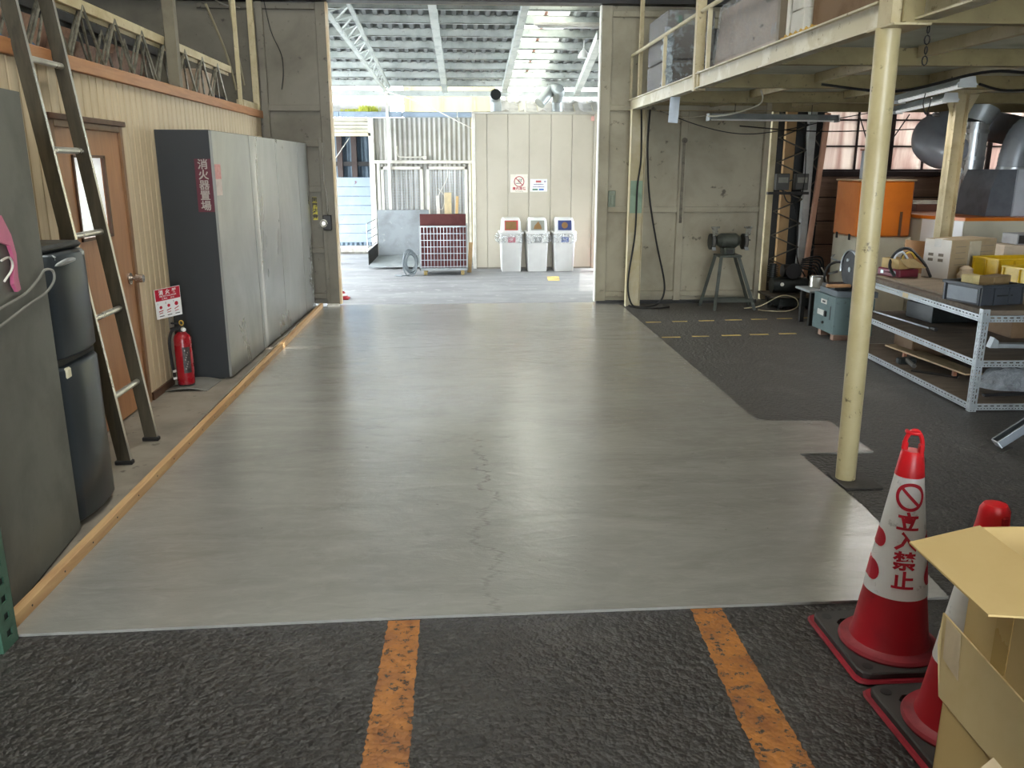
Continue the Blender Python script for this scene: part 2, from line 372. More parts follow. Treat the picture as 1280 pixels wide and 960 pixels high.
    def build(s, name, mat, parent=None, loc=None, angle=.6, recalc=True):
        me = bpy.data.meshes.new(name)
        off = Vector(WORLD[parent.name]) if parent else Vector(loc or (0, 0, 0))
        me.from_pydata([tuple(v - off) for v in s.v], [], s.f)
        me.polygons.foreach_set('use_smooth', s.sm); me.polygons.foreach_set('material_index', s.mi)
        for mm in (mat if isinstance(mat, (list, tuple)) else [mat]): me.materials.append(mm)
        if recalc:
            bm = bmesh.new(); bm.from_mesh(me)
            if any(s.sm): bmesh.ops.remove_doubles(bm, verts=bm.verts, dist=1e-6)
            bmesh.ops.recalc_face_normals(bm, faces=bm.faces); bm.to_mesh(me); bm.free()
        if any(s.sm): me.set_sharp_from_angle(angle=angle)
        me.update()
        o = bpy.data.objects.new(name, me); COL.objects.link(o)
        if parent: o.parent = parent
        elif loc: o.location = loc
        WORLD[o.name] = tuple(off)
        return o
WORLD = {}
GLY = {}
def glyphs(t, size, bold=0.0, spacing=1.0):
    k = (t, size, bold, spacing)
    if k in GLY: return GLY[k]
    cu = bpy.data.curves.new('t', 'FONT'); cu.body = t; cu.size = size; cu.align_x = 'CENTER'; cu.align_y = 'CENTER'
    cu.offset = bold * size; cu.space_character = spacing; cu.resolution_u = 2
    ob = bpy.data.objects.new('t', cu); COL.objects.link(ob)
    bpy.context.view_layer.update()
    me = bpy.data.meshes.new_from_object(ob)
    vs = [(v.co.x, v.co.y) for v in me.vertices]; fs = [list(p.vertices) for p in me.polygons]
    bpy.data.objects.remove(ob); bpy.data.curves.remove(cu); bpy.data.meshes.remove(me)
    GLY[k] = (vs, fs); return GLY[k]
def tag(o, label, cat, group=None):
    o['label'] = label; o['category'] = cat
    if group: o['group'] = group
    return o
def thing(name, label, cat, loc, group=None):
    o = bpy.data.objects.new(name, None); COL.objects.link(o); o.location = loc; o.empty_display_size = .05
    WORLD[o.name] = tuple(loc); return tag(o, label, cat, group)
def struct(mb, name, mat, parent=None):
    o = mb.build(name, mat, parent)
    if not parent: o['kind'] = 'structure'
    return o
def solo(mb, name, mat, label, cat, loc=(0, 0, 0), group=None): return tag(mb.build(name, mat, None, loc), label, cat, group)
def inst(src, name, parent, loc):
    """another piece sharing src's mesh"""
    o = bpy.data.objects.new(name, src.data); COL.objects.link(o); o.parent = parent; o.location = loc; return o
def dup(root, loc, label=None):
    r = root.copy(); COL.objects.link(r); r.location = loc
    if label: r['label'] = label
    for ch in root.children:
        c = ch.copy(); COL.objects.link(c); c.parent = r
        for g in ch.children: d = g.copy(); COL.objects.link(d); d.parent = c
    return r
def Rz(a, o=(0, 0, 0)): return Matrix.Translation(o) @ Matrix.Rotation(a, 4, 'Z')
def arc(c, r, a0, a1, n, ax, ay):
    c = Vector(c); ax = Vector(ax); ay = Vector(ay)
    return [c + ax * (r * math.cos(a0 + (a1 - a0) * i / n)) + ay * (r * math.sin(a0 + (a1 - a0) * i / n)) for i in range(n + 1)]
def smooth_path(pts, k=6):
    P = [Vector(p) for p in pts]; out = []
    for i in range(len(P) - 1):
        p0 = P[max(0, i - 1)]; p1 = P[i]; p2 = P[i + 1]; p3 = P[min(len(P) - 1, i + 2)]
        for j in range(k):
            t = j / k
            out.append(.5 * ((2 * p1) + (p2 - p0) * t + (2 * p0 - 5 * p1 + 4 * p2 - p3) * t * t + (3 * p1 - p0 - 3 * p2 + p3) * t ** 3))
    out.append(P[-1]); return out
def cable(name, pts, r, mat, label, cat='cable', group=None, n=6):
    return solo(MB().tube(smooth_path(pts), r, n), name, mat, label, cat, tuple(pts[0]), group)

# ================================================================ SETTING
# ---- floor: rough asphalt shop floor, fresh screed bay, old slab on the left, yard outside
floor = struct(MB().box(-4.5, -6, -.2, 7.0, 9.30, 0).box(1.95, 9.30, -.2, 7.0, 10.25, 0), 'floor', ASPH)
scr = [(-1.492, 2.545), (-.22, 2.575), (.8, 2.582), (1.735, 2.588), (1.82, 3.39), (1.815, 4.13), (2.23, 4.14), (2.23, 4.70), (1.795, 4.74),
       (1.80, 6.5), (1.81, 8.98), (1.80, 9.34), (-1.30, 9.34), (-1.492, 9.2)]
MB().prism([(x, y, 0) for x, y in scr], (0, 0, .010)).build('screed', SCREED, floor)
MB().box(-4.5, 2.5, 0, -1.535, 9.3, .008).build('old_slab', OLDCONC, floor)
MB().box(-9, 9.30, -.2, 1.95, 22, -.001).box(1.95, 10.25, -.2, 8, 22, -.001).build('yard_slab', YARD, floor)
def stripe(name, mat, quad, z=.0015):
    return MB().prism([(x, y, 0) for x, y in quad], (0, 0, z)).build(name, mat, floor)
def ragged(xa0, xa1, xb0, xb1, y0, y1, n=54):
    L, Rr = [], []
    for i in range(n + 1):
        t = i / n; y = y0 + (y1 - y0) * t; j = .0028 if 0 < i < n else 0
        L.append((xa0 + (xb0 - xa0) * t + random.gauss(0, j * .7), y)); Rr.append((xa1 + (xb1 - xa1) * t + random.gauss(0, j * .7), y))
    return L + Rr[::-1]
stripe('paint_stripe', ORANGE_LINE, ragged(-.258, -.151, -.280, -.148, 2.566, 1.5, 90))
stripe('paint_stripe', ORANGE_LINE, ragged(.792, .903, .745, .893, 2.578, 1.5, 90))
for y0, y1, xa, xb in ((8.10, 8.25, 1.86, 3.6), (7.34, 7.46, 1.84, 3.25)):
    x = xa; k = 0
    while x < xb:
        L = .15 + .03 * random.random(); t = (x - xa) / (xb - xa); y = y0 + (y1 - y0) * t
        stripe('paint_dash', YELLOW_LINE, [(x, y - .019), (x + L, y - .016), (x + L, y + .021), (x, y + .018)], .0012)
        x += .27 + .03 * random.random()
stripe('paint_patch', YELLOW_LINE, [(1.22, 11.3), (1.38, 11.3), (1.42, 11.75), (1.25, 11.75)], .001)

# ---- ceiling with open roof lights and one thin gap between two sheets
# (a thin gap between two sheets at y = 7.05 lets one blade of sun in)
ceil = MB()
HOLES = [(x - .6, x + .6, y - 1.2, y + 1.2) for x, y, p in SKYLIGHTS] + [(2.35, 4.85, 7.02, 7.09)]
xs = sorted({-4.5, 7.0} | {h[0] for h in HOLES} | {h[1] for h in HOLES}); ys = sorted({-6.0, 9.55} | {h[2] for h in HOLES} | {h[3] for h in HOLES})
for i in range(len(xs) - 1):
    run = None
    for j in range(len(ys)):
        solid = j < len(ys) - 1 and not any(h[0] - 1e-6 <= xs[i] and xs[i + 1] <= h[1] + 1e-6 and h[2] - 1e-6 <= ys[j] and ys[j + 1] <= h[3] + 1e-6 for h in HOLES)
        if solid and run is None: run = ys[j]
        if not solid and run is not None: ceil.box(xs[i], run, 5.0, xs[i + 1], ys[j], 5.06); run = None
ceiling = struct(ceil, 'ceiling', WALLGREY)
for x, y, p in SKYLIGHTS: MB().box(x - .6, y - 1.2, 5.02, x + .6, y + 1.2, 5.03).build('roof_light', FIBRE, ceiling)
# ---- outer walls of the hall
struct(MB().box(6.95, -6, 0, 7.1, 10.3, 5.06), 'wall_right', WALLGREY)
struct(MB().box(-4.6, -6, 0, -4.5, 9.55, 5.06), 'wall_far_left', WALLGREY)
wr = MB(); wr.box(-4.5, -6.1, 0, -1.7, -6, 5.06).box(2.7, -6.1, 0, 7, -6, 5.06).box(-1.7, -6.1, 3.7, 2.7, -6, 5.06)
struct(wr, 'wall_rear', WALLGREY)
wb = MB(); wb.box(-4.5, 9.40, 0, -1.9, 9.55, 5.06).box(1.9, 9.40, 0, 3.2, 9.55, 5.06).box(-1.9, 9.40, 3.16, 1.9, 9.55, 5.06).box(3.2, 9.40, 2.5, 7, 9.55, 5.06)
wall_back = struct(wb, 'wall_back', DOORPANEL_D)
struct(MB().box(-4.4, 9.20, 3.135, 4.2, 9.36, 3.30), 'trim_1', DARKSTEEL)        # door track
# ---- sliding door leaves
def door_leaf(n, x0, x1, mat, rails, stiles, zt=3.13):
    d = struct(MB().box(x0, 9.32, .03, x1, 9.36, zt), 'door_%d' % n, mat)
    for (a, b, z0, z1) in stiles: MB().box(a, 9.275, z0, b, 9.32, z1, .004).build('stile', mat, d)
    for (a, b, z) in rails: MB().box(a, 9.28, z - .03, b, 9.32, z + .03, .004).build('rail', mat, d)
    return d
dr = door_leaf(1, 1.535, 3.42, DOORPANEL,
    [(1.65, 3.36, 3.05), (1.65, 3.36, 2.115), (1.65, 2.43, 1.045), (2.51, 3.36, 1.045), (1.65, 3.36, .11)],
    [(1.535, 1.65, .03, 3.13), (3.36, 3.42, .03, 3.13), (2.43, 2.51, .03, 2.085)])
MB().box(1.525, 9.26, .03, 1.537, 9.36, 3.13).build('door_edge', WHITEPAINT, dr)
MB().box(1.66, 9.29, 1.05, 1.74, 9.33, 1.25, .004).box(1.68, 9.27, 1.10, 1.72, 9.30, 1.20, .004).build('latch_plate', M('green_grey_latch', (122, 130, 112), .5), dr)
MB().box(1.55, 9.27, 0, 3.4, 9.33, .035).build('floor_guide', DARKSTEEL, dr)
MB().box(2.455, 9.262, .9, 2.485, 9.277, 1.8).cyl((2.47, 9.262, 1.78), (2.47, 9.25, 1.78), .03).build('lock_bar', M('worn_lock_bar', (120, 112, 94), .5, .2, (70, 64, 54), 12), dr)
dl = door_leaf(2, -4.4, -1.315, DOORPANEL_D,
    [(-2.6, -1.42, 3.09), (-2.6, -1.42, 2.10), (-1.60, -1.45, 1.74), (-1.60, -1.45, 1.27), (-1.60, -1.45, .62), (-1.60, -1.45, .12)],
    [(-1.42, -1.315, .03, 3.13), (-2.02, -1.95, .03, 3.13), (-1.46, -1.42, .03, 1.8)])
MB().box(-1.317, 9.26, .03, -1.297, 9.36, 3.13).build('door_edge', M('raw_wood_edge', (206, 180, 140), .5, 0, (226, 216, 196), 3), dl)
MB().box(-1.455, 9.22, .0, -1.325, 9.30, .035, .008).build('door_foot', WHITEPAINT, dl)
lt = MB().box(-1.45, 9.235, .84, -1.36, 9.28, 1.0, .006); lt.build('latch_plate', DARKSTEEL, dl)
MB().tube(arc((-1.44, 9.22, .915), .035, 0, 2 * PI, 20, (1, 0, 0), (0, 0, 1))[:-1], .008, 8, True).cyl((-1.44, 9.24, .915), (-1.44, 9.21, .915), .022).build('latch_ring', ALU, dl)
MB().tube(smooth_path([(-1.40, 9.262, 1.0), (-1.395, 9.255, 1.15), (-1.42, 9.26, 1.4), (-1.415, 9.262, 1.75)]), .006, 6).build('pull_rod', ALU, dl)
sg = MB().box(-1.565, 9.316, .945, -1.515, 9.322, 1.19).build('caution_strip', YELLOWSIGN, dl)
tx = MB()
for i, c in enumerate('開閉注意'): tx.text(c, (-1.54, 9.3135, 1.158 - i * .06), (1, 0, 0), (0, 0, 1), .056, .03)
tx.build('lettering', TEXTD, sg)

# ---- left wall: panelled room built into the hall
wl = MB(); wl.box(-2.10, 2.0, 0, -2.05, 4.48, 2.0).box(-2.10, 5.40, 0, -2.05, 9.3, 2.0).box(-2.10, 4.48, 1.73, -2.05, 5.40, 2.0)
wl.box(-4.5, 2.0, 1.98, -2.05, 9.3, 2.04)
wall_left = struct(wl, 'wall_left', M('panelling_groove', (46, 36, 26), .7))
pl = None; y = 2.98; pw = .098
while y < 9.2:
    near_door = 4.42 < y + pw / 2 < 5.44
    z0 = 1.745 if near_door else .03
    key = 'h' if near_door else 'f'
    if key == 'f' and pl is not None: inst(pl, 'plank', wall_left, (0, y, 0))
    elif key == 'h' and 'plh' in globals(): inst(plh, 'plank', wall_left, (0, y, 0))
    else:
        o = MB().box(-2.05, .0055, z0, -2.033, pw - .0055, 1.995, .003).build('plank', PLANK, wall_left); o.location = (0, y, 0)
        if key == 'f': pl = o
        else: plh = o
    y += pw
struct(MB().box(-2.055, 2.0, 1.995, -2.012, 9.28, 2.068, .004), 'trim_2', TRIMWOOD)
struct(MB().box(-2.05, 2.9, 0, -2.02, 4.46, .06).box(-2.05, 5.44, 0, -2.02, 9.28, .06), 'baseboard_left', DARKTRIM)
d3 = struct(MB().box(-2.075, 4.53, .02, -2.04, 4.72, 1.70).box(-2.075, 5.11, .02, -2.04, 5.38, 1.70).box(-2.075, 4.72, .02, -2.04, 5.11, 1.12).box(-2.075, 4.72, 1.55, -2.04, 5.11, 1.70), 'door_3', DOORWOOD)
MB().box(-2.055, 4.47, 0, -2.025, 4.53, 1.76, .004).box(-2.055, 5.375, 0, -2.025, 5.42, 1.76, .004).box(-2.055, 4.53, 1.70, -2.025, 5.375, 1.76, .004).build('door_frame', M('door_frame_wood', (140, 104, 72), .45), d3)
MB().box(-2.035, 4.45, 1.735, -2.005, 5.43, 1.765, .003).build('door_head', DARKTRIM, d3)
MB().box(-2.045, 4.71, 1.11, -2.03, 4.725, 1.56).box(-2.045, 5.105, 1.11, -2.03, 5.13, 1.56).box(-2.045, 4.71, 1.55, -2.03, 5.13, 1.565).box(-2.045, 4.71, 1.105, -2.03, 5.13, 1.12).build('pane_frame', DARKTRIM, d3)
MB().box(-2.06, 4.72, 1.12, -2.052, 5.11, 1.55).build('pane', GLOWGLASS, d3)
k = MB(); k.cyl((-2.04, 5.31, .83), (-2.032, 5.31, .83), .036, None, 20).cyl((-2.032, 5.31, .83), (-2.0, 5.31, .83), .012, None, 12).cyl((-2.0, 5.31, .83), (-1.955, 5.31, .83), .026, .024, 20)
k.build('door_knob', M('brushed_knob', (190, 180, 170), .25, .9), d3)

# ---- right back corner: boarded wall with steel window above
wob = struct(MB().box(3.2, 10.22, 0, 7.0, 10.3, 1.40), 'wall_boarded', M('dark_gap', (34, 26, 22), .8))
for i, z in enumerate((0.0, .285, .57, .855, 1.14)):
    MB().box(3.2, 10.195, z + .006, 7.0, 10.225, z + (.279 if i < 4 else .25), .004).build('board', OLDWOOD, wob)
struct(MB().box(3.2, 10.15, 1.39, 7.0, 10.27, 1.455, .006), 'trim_3', M('dark_red_sill', (54, 36, 32), .6))
WF = M('dark_window_steel', (52, 38, 36), .5)
wn = MB().box(3.2, 10.19, 1.455, 7, 10.25, 1.475).box(3.2, 10.19, 2.46, 7, 10.25, 2.52)
win = struct(wn, 'window_1', WF)
vx = [3.2, 3.62, 4.02, 4.43, 4.84, 5.27, 5.69, 6.10, 6.52, 6.95]
for i, x in enumerate(vx):
    t = .028 if i in (2, 5, 8) else .010
    MB().box(x - t, 10.19, 1.475, x + t, 10.24, 2.46).build('mullion', WF, win)
for i in range(9):
    for z0, z1 in ((1.475, 1.745), (1.745, 2.05), (2.05, 2.46)):
        MB().box(vx[i], 10.212, z0, vx[i + 1], 10.217, z1).build('pane', FROST, win)
for z in (1.745, 2.05): MB().box(3.2, 10.198, z - .009, 6.95, 10.235, z + .009).build('glazing_bar', WF, win)
struct(MB().box(3.2, 10.2, 2.5, 7, 10.3, 5.06), 'wall_above_window', WALLGREY)

# ================================================================ YARD OUTSIDE
def corrugated(x0, x1, pitch, amp, path, trap=False):
    """profile across x, swept along the given (y, z) path; displacement along the path normal"""
    mb = MB(); prof = []; n = int((x1 - x0) / pitch)
    for i in range(n):
        b = x0 + i * pitch
        if trap: prof += [(b, 0), (b + pitch * .35, 0), (b + pitch * .5, 1), (b + pitch * .85, 1)]
        else: prof += [(b + pitch * k / 4, math.sin(2 * PI * k / 4)) for k in range(4)]
    prof.append((x0 + n * pitch, 0))
    (ya, za), (yb, zb) = path; L = math.hypot(yb - ya, zb - za); ny, nz = (zb - za) / L, -(yb - ya) / L
    vs = []
    for x, d in prof: vs += [(x, ya + ny * d * amp, za + nz * d * amp), (x, yb + ny * d * amp, zb + nz * d * amp)]
    return mb.add(vs, [(2 * i, 2 * i + 2, 2 * i + 3, 2 * i + 1) for i in range(len(prof) - 1)], not trap)
# canopy roof
can = thing('canopy_roof', 'corrugated canopy roof on pale purlins over the yard outside the door', 'canopy', (0, 10, 3.2))
pz = lambda y: 3.20 - .1265 * (y - 10)
for i in range(9):
    y = 9.70 + .52 * i if i else 9.62
    y = [9.62, 10.02, 10.54, 11.08, 11.62, 12.16, 12.70, 13.24, 13.78][i]
    z = pz(y)
    pm = MB().box(-3.6, y, z, 5.4, y + .006, z + .10).box(-3.6, y, z, 5.4, y + .06, z + .008).box(-3.6, y, z + .092, 5.4, y + .06, z + .10).box(-3.6, y + .054, z, 5.4, y + .06, z + .022)
    pm.build('purlin', PURLIN, can)
zt = lambda y: pz(y) + .13
for xa, xb in ((-3.6, .84), (1.36, 5.4)):
    corrugated(xa, xb, .13, .045, ((9.56, zt(9.56)), (13.95, zt(13.95))), True).build('roof_sheet', ROOFSHEET, can, angle=.3)
for xa, xb in ((.80, 1.08), (1.11, 1.40)):
    MB().prism([(xa, 9.56, zt(9.56) + .03), (xb, 9.56, zt(9.56) + .03), (xb, 13.95, zt(13.95) + .03), (xa, 13.95, zt(13.95) + .03)], (0, 0, .004)).build('roof_light', FIBRE, can)
MB().prism([(1.07, 9.56, zt(9.56) + .035), (1.12, 9.56, zt(9.56) + .035), (1.12, 13.95, zt(13.95) + .035), (1.07, 13.95, zt(13.95) + .035)], (0, 0, .004)).build('roof_joint', M('pinkish_joint', (214, 160, 140), .6), can)
def rafter(a, b, nm='rafter'):
    d = (Vector(b) - Vector(a)); mb = MB().bar(a, b, .085, .012).bar(Vector(a) + Vector((-.04, 0, .045)), Vector(b) + Vector((-.04, 0, .045)), .008, .09).bar(Vector(a) + Vector((.04, 0, .045)), Vector(b) + Vector((.04, 0, .045)), .008, .09)
    return mb.build(nm, PURLIN, can)
rafter((-.243, 9.7, 3.20), (-.167, 13.85, 2.64)); rafter((.78, 9.7, 3.21), (.767, 13.85, 2.64))
rafter((1.60, 9.7, 2.86), (1.912, 13.8, 2.60)); rafter((2.9, 9.7, 3.2), (2.95, 13.85, 2.64))
tr = MB()     # lattice rafter on the left
A0, A1 = Vector((-1.36, 9.7, 3.10)), Vector((-1.05, 13.8, 2.60)); B0, B1 = A0 + Vector((.0, 0, .0)), A1
A0t, A1t = Vector((-1.14, 9.7, 3.22)), Vector((-1.03, 13.8, 2.70))
tr.bar(A0, A1, .04, .04).bar(A0t, A1t, .04, .04)
MB_ = tr; MB_.build('lattice_chord', PURLIN, can)
tr = MB()
for i in range(12):
    a = A0.lerp(A1, i / 12); b = A0t.lerp(A1t, (i + .5) / 12); c = A0.lerp(A1, (i + 1) / 12)
    tr.bar(a, b, .016, .016).bar(b, c, .016, .016)
tr.build('lattice_web', PURLIN, can)
MB().box(-3.6, 13.86, 2.585, 5.4, 13.94, 2.665).build('eave_beam', PURLIN, can)
for x in (-1.05, .8, 3.2):
    MB().box(x - .022, 13.44 if x < 0 else 13.86, 0 if x < 0 else 1.6, x + .022, 13.48 if x < 0 else 13.93, 2.6).build('canopy_post', WHITEPAINT, can)
lf = thing('tube_light', 'white tube light fitting under the canopy purlins beside the roof light', 'light', (1.3, 10.2, 3.1))
MB().box(.92, 10.30, 3.085, 1.95, 10.38, 3.125, .01).build('fitting_body', WHITEPAINT, lf); MB().cyl((.96, 10.34, 3.075), (1.9, 10.34, 3.075), .014).build('tube', WHITE, lf)
bl = thing('bell_lamp', 'small round white lamp hanging under the canopy near the right door', 'lamp', (1.63, 11.2, 2.9))
MB().lathe([(.012, .14), (.02, .12), (.05, .09), (.075, .03), (.07, .02), (.0, .02)], (1.63, 11.2, 2.82)).build('shade', WHITE, bl); MB().cyl((1.63, 11.2, 2.95), (1.63, 11.2, 3.06), .006).build('stem', WHITE, bl)

# insulated cream panel room
pr_ = thing('panel_room', 'cream insulated panel room standing in the yard behind the bins', 'cabin', (1.14, 12.75, 0))
MB().box(.285, 12.79, 0, 2.09, 14.4, 2.265).build('body', PARTITION, pr_)
px = [.275, .448, .758, 1.073, 1.396, 1.71, 2.035]
for i in range(6): MB().box(px[i] + .004, 12.75, .02, px[i + 1] - .004, 12.785, 2.25, .004).build('panel', PARTITION, pr_)
MB().box(.229, 12.74, 0, .275, 12.79, 2.27, .004).build('corner_post', WHITEPAINT, pr_); MB().box(2.035, 12.74, 0, 2.10, 12.79, 2.27, .004).build('corner_post', PARTITION, pr_)
MB().box(.229, 12.74, 2.250, 2.10, 12.79, 2.288, .004).build('top_channel', M('panel_cap', (188, 184, 172), .4, .2), pr_)
MB().box(.275, 12.742, 0, 2.035, 12.78, .02).build('base_channel', M('panel_base', (130, 124, 112), .5), pr_)
def pipe(name, pts, r, mat, label, mouth=False):
    t = thing(name, label, 'pipe', tuple(pts[0]))
    p = smooth_path(pts, 8); MB().tube(p, r, 20, cap=not mouth).build('pipe_body', mat, t)
    d = (p[-1] - p[-2]).normalized()
    MB().cyl(p[-1] - d * .01, p[-1] + d * .006, r + .006, None, 24, cap=not mouth).build('rim', mat, t)
    if mouth: MB().cyl(p[-1] - d * .05, p[-1] - d * .045, r * .98, None, 24).build('pipe_inside', BLACK, t)  # black disc stands in for the shade inside the mouth
    return t
P1 = pipe('vent_pipe', [(.615, 13.42, 2.26), (.615, 13.42, 2.42), (.605, 13.41, 2.50), (.605, 13.34, 2.55), (.605, 13.24, 2.565)], .082, GALVDULL, 'short grey vent pipe with an open dark mouth on the panel room', True)
P2 = pipe('exhaust_pipe', [(1.56, 13.42, 2.26), (1.56, 13.42, 2.5), (1.56, 13.18, 2.62), (1.49, 13.34, 2.645), (1.40, 13.30, 2.58), (1.27, 13.22, 2.44)], .082, GALVDULL, 'bent grey exhaust pipe with a seam ring on top of the panel room')
for z in (2.34, 2.44): MB().cyl((1.56, 13.42, z), (1.56, 13.42, z + .01), .0845, None, 24).build('seam', GALV, P2)
solo(MB().cyl((1.05, 13.22, 2.255), (1.05, 13.22, 2.46), .016).cyl((1.05, 13.22, 2.44), (1.05, 13.22, 2.48), .03), 'vent_stub', WHITEPAINT, 'thin white stub pipe between the two big pipes on the panel room', 'pipe', (1.05, 13.22, 2.255))
# signs on it
ns = thing('no_smoking_sign', 'cream no smoking sign with red ring on the panel room', 'sign', (.925, 12.748, 1.13))
MB().box(.795, 12.744, 1.135, 1.052, 12.750, 1.398).build('board', M('cream_sign', (238, 232, 216), .4), ns)
q = 12.7425; rt = (1, 0, 0); up = (0, 0, 1)
m = MB().disc((.925, q, 1.292), rt, up, .078, .066); m.bar((.875, q, 1.342), (.975, q, 1.242), .001, .011, (1, 0, 1)); m.text('構内禁煙', (.925, q, 1.188), rt, up, .048, .02, 1.15); m.build('red_lettering', SIGNRED2, ns)
m = MB().box(.875, q - .0003, 1.262, .945, q, 1.270); m.tube(smooth_path([(.91, q, 1.285), (.93, q, 1.30), (.918, q, 1.315), (.94, q, 1.332)]), .003, 4).tube(smooth_path([(.935, q, 1.285), (.958, q, 1.30), (.945, q, 1.315), (.97, q, 1.328)]), .003, 4).text('No Smoking', (.925, q, 1.153), rt, up, .024, 0); m.build('black_lettering', TEXTD, ns)
bs = thing('notice_sign', 'white notice with red oval, green and blue bars beside the no smoking sign', 'sign', (1.218, 12.748, 1.146))
MB().box(1.09, 12.744, 1.146, 1.347, 12.750, 1.33).build('board', WHITE, bs)
MB().box(1.175, q, 1.278, 1.255, q + .0015, 1.308, .0006).build('red_oval', M('faded_red', (196, 92, 92), .5), bs)
MB().box(1.125, q, 1.165, 1.205, q + .0015, 1.188).build('green_bar', M('sign_green', (84, 128, 104), .5), bs)
MB().box(1.222, q, 1.165, 1.295, q + .0015, 1.188).build('blue_bar', M('sign_blue', (48, 108, 188), .5), bs)
m = MB()
for z, a, b in ((1.252, 1.145, 1.285), (1.217, 1.13, 1.30)):
    x = a
    while x < b: m.box(x, q, z - .008, x + .009, q + .001, z + random.uniform(.002, .008)); x += .0135
m.box(1.30, q, 1.285, 1.325, q + .001, 1.30)
o = m.build('small_print', M('purple_print', (104, 92, 140), .6), bs); o['kind'] = 'stuff'
solo(MB().box(1.985, 12.735, 2.16, 2.032, 12.742, 2.225), 'pink_slip', M('pink_paper', (226, 172, 160), .7), 'small pink paper slip at the top right of the panel room', 'paper', (1.98, 12.74, 2.16))
rb = thing('red_extinguisher_box', 'red box half hidden behind the right door edge outside', 'box', (2.13, 12.3, 0))
MB().box(2.04, 12.2, 0, 2.3, 12.4, .36, .01).build('body', M('red_box_paint', (184, 34, 40), .4), rb); MB().box(2.06, 12.19, .05, 2.28, 12.20, .32).build('door', M('red_box_paint2', (160, 30, 36), .4), rb)

# shed with corrugated front, gates and shutter
shed = thing('yard_shed', 'grey corrugated shed with blue gutter and open shutter bay across the yard', 'shed', (-.5, 13.7, 0))
corrugated(-1.30, .27, .0765, .016, ((13.62, 0), (13.62, 2.245)), False).build('corrugated_sheet', SHEDWALL, shed, angle=2)
MB().box(-1.36, 13.55, 0, -1.28, 13.66, 2.245).build('door_post', WHITEPAINT, shed)
MB().box(-1.99, 13.55, 0, -1.93, 13.66, 2.245).build('door_post', WHITEPAINT, shed)
MB().box(-1.30, 13.545, 1.555, .25, 13.60, 1.605, .004).build('cross_beam', WHITEPAINT, shed)
for z in (2.02, 2.075, 2.13, 2.185): MB().box(-1.95, 13.56, z, -1.33, 13.60, z + .05, .008).build('shutter_slat', M('cream_shutter', (206, 200, 180), .5), shed)
MB().box(-1.96, 13.55, 1.965, -1.32, 13.60, 2.018, .004).build('shutter_bar', M('pale_wood_bar', (232, 214, 178), .5), shed)
gx = [-3.4, -1.78, -.82, .02, .27]
for i in range(4): MB().box(gx[i] + .002, 13.46, 2.245, gx[i + 1] - .002, 13.58, 2.325, .01).build('gutter_piece', BLUEGUTTER, shed)
MB().box(-3.4, 16.6, 0, -.3, 16.7, 2.25).build('inner_wall', M('shed_dark', (60, 66, 72), .7), shed)
corrugated(-3.3, -.4, .09, .02, ((16.56, 0), (16.56, 2.2)), False).build('inner_sheet', M('shed_inner_sheet', (112, 128, 140), .6, 0, (84, 98, 110), 2), shed, angle=2)
MB().box(-3.3, 16.45, 1.52, -.4, 16.53, 1.60).build('inner_rail', DARKSTEEL, shed)
for x in (-2.25, -1.98): MB().box(x, 16.42, .9, x + .10, 16.52, 2.2).build('inner_post', M('inner_post_brown', (70, 56, 50), .7), shed)
MB().box(-1.30, 13.64, 0, -1.26, 16.6, 2.2).box(-3.4, 13.64, 2.2, -.3, 16.7, 2.24).build('inner_side', M('shed_dark2', (70, 74, 78), .7), shed)
# tiled roof on the left part
tr = thing('tile_roof', 'pale sunlit tiled roof rising behind the blue gutter', 'roof', (-2, 13.6, 2.33))
ROOFT = M('pale_roof_tile', (176, 172, 164), .6, 0, (140, 136, 130), 6)
src = None
for r in range(9):
    for c in range(8):
        x = -3.35 + c * .29 + (.0 if r % 2 else .05); y = 13.55 + r * .27; z = 2.32 + r * .135
        if src is None:
            mb = MB().prism([(0, 0, .02), (.07, 0, .05), (.14, 0, .02), (.28, 0, .02), (.28, 0, 0), (.0, 0, 0)], (0, .29, .148)); src = mb.build('roof_tile', ROOFT, tr); src.location = (x + 2, y - 13.6, z - 2.33); src.data.transform(Matrix.Translation((2, 13.6, 2.33)))
        else: inst(src, 'roof_tile', tr, (x + 2, y - 13.6, z - 2.33))
MB().prism([(-3.4, 13.55, 2.28), (-1.02, 13.55, 2.28), (-1.02, 16.1, 3.5), (-3.4, 16.1, 3.5)], (0, 0, .03)).build('roof_deck', ROOFT, tr)
wd = MB()
for i in range(520):
    x = random.triangular(-1.78, -1.15, -1.38); h = random.uniform(.03, .08) * (1.5 if x > -1.45 else .8); a = random.uniform(0, 6.3); yy = 13.50 + random.uniform(-.03, .06)
    d = Vector((math.cos(a), math.sin(a), 0)); b = Vector((x, yy, 2.31)); t = b + d * h * .6 + Vector((0, 0, h))
    sd = Vector((-d.y, d.x, 0)) * .007
    wd.add([b - sd, b + sd, (b + t) / 2 + sd + Vector((0, 0, .012)), t], [(0, 1, 2, 3)])
o = solo(wd, 'gutter_weeds', M('weed_green', (196, 206, 88), .6, 0, (222, 212, 100), 30), 'yellow green weeds sprouting along the shed gutter', 'weeds', (-1.5, 13.5, 2.31)); o['kind'] = 'stuff'
# boundary wall of translucent cream sheeting seen above
bw = struct(MB().box(-1.0, 16.9, 0, 7.9, 16.95, 3.6), 'wall_boundary', mat_sheet('cream_boundary_sheet', (178, 168, 128), .35, (160, 150, 112), stretch=(1.2, 1, .1), scale=2))
for x in [-.9 + i * .62 for i in range(14)]: MB().box(x, 16.87, 0, x + .05, 16.9, 3.6).build('post', M('cream_stud', (150, 138, 96), .5), bw)
for z in (2.43, 3.1): MB().box(-1.0, 16.86, z, 7.9, 16.9, z + .035).build('rail', WHITEPAINT, bw)
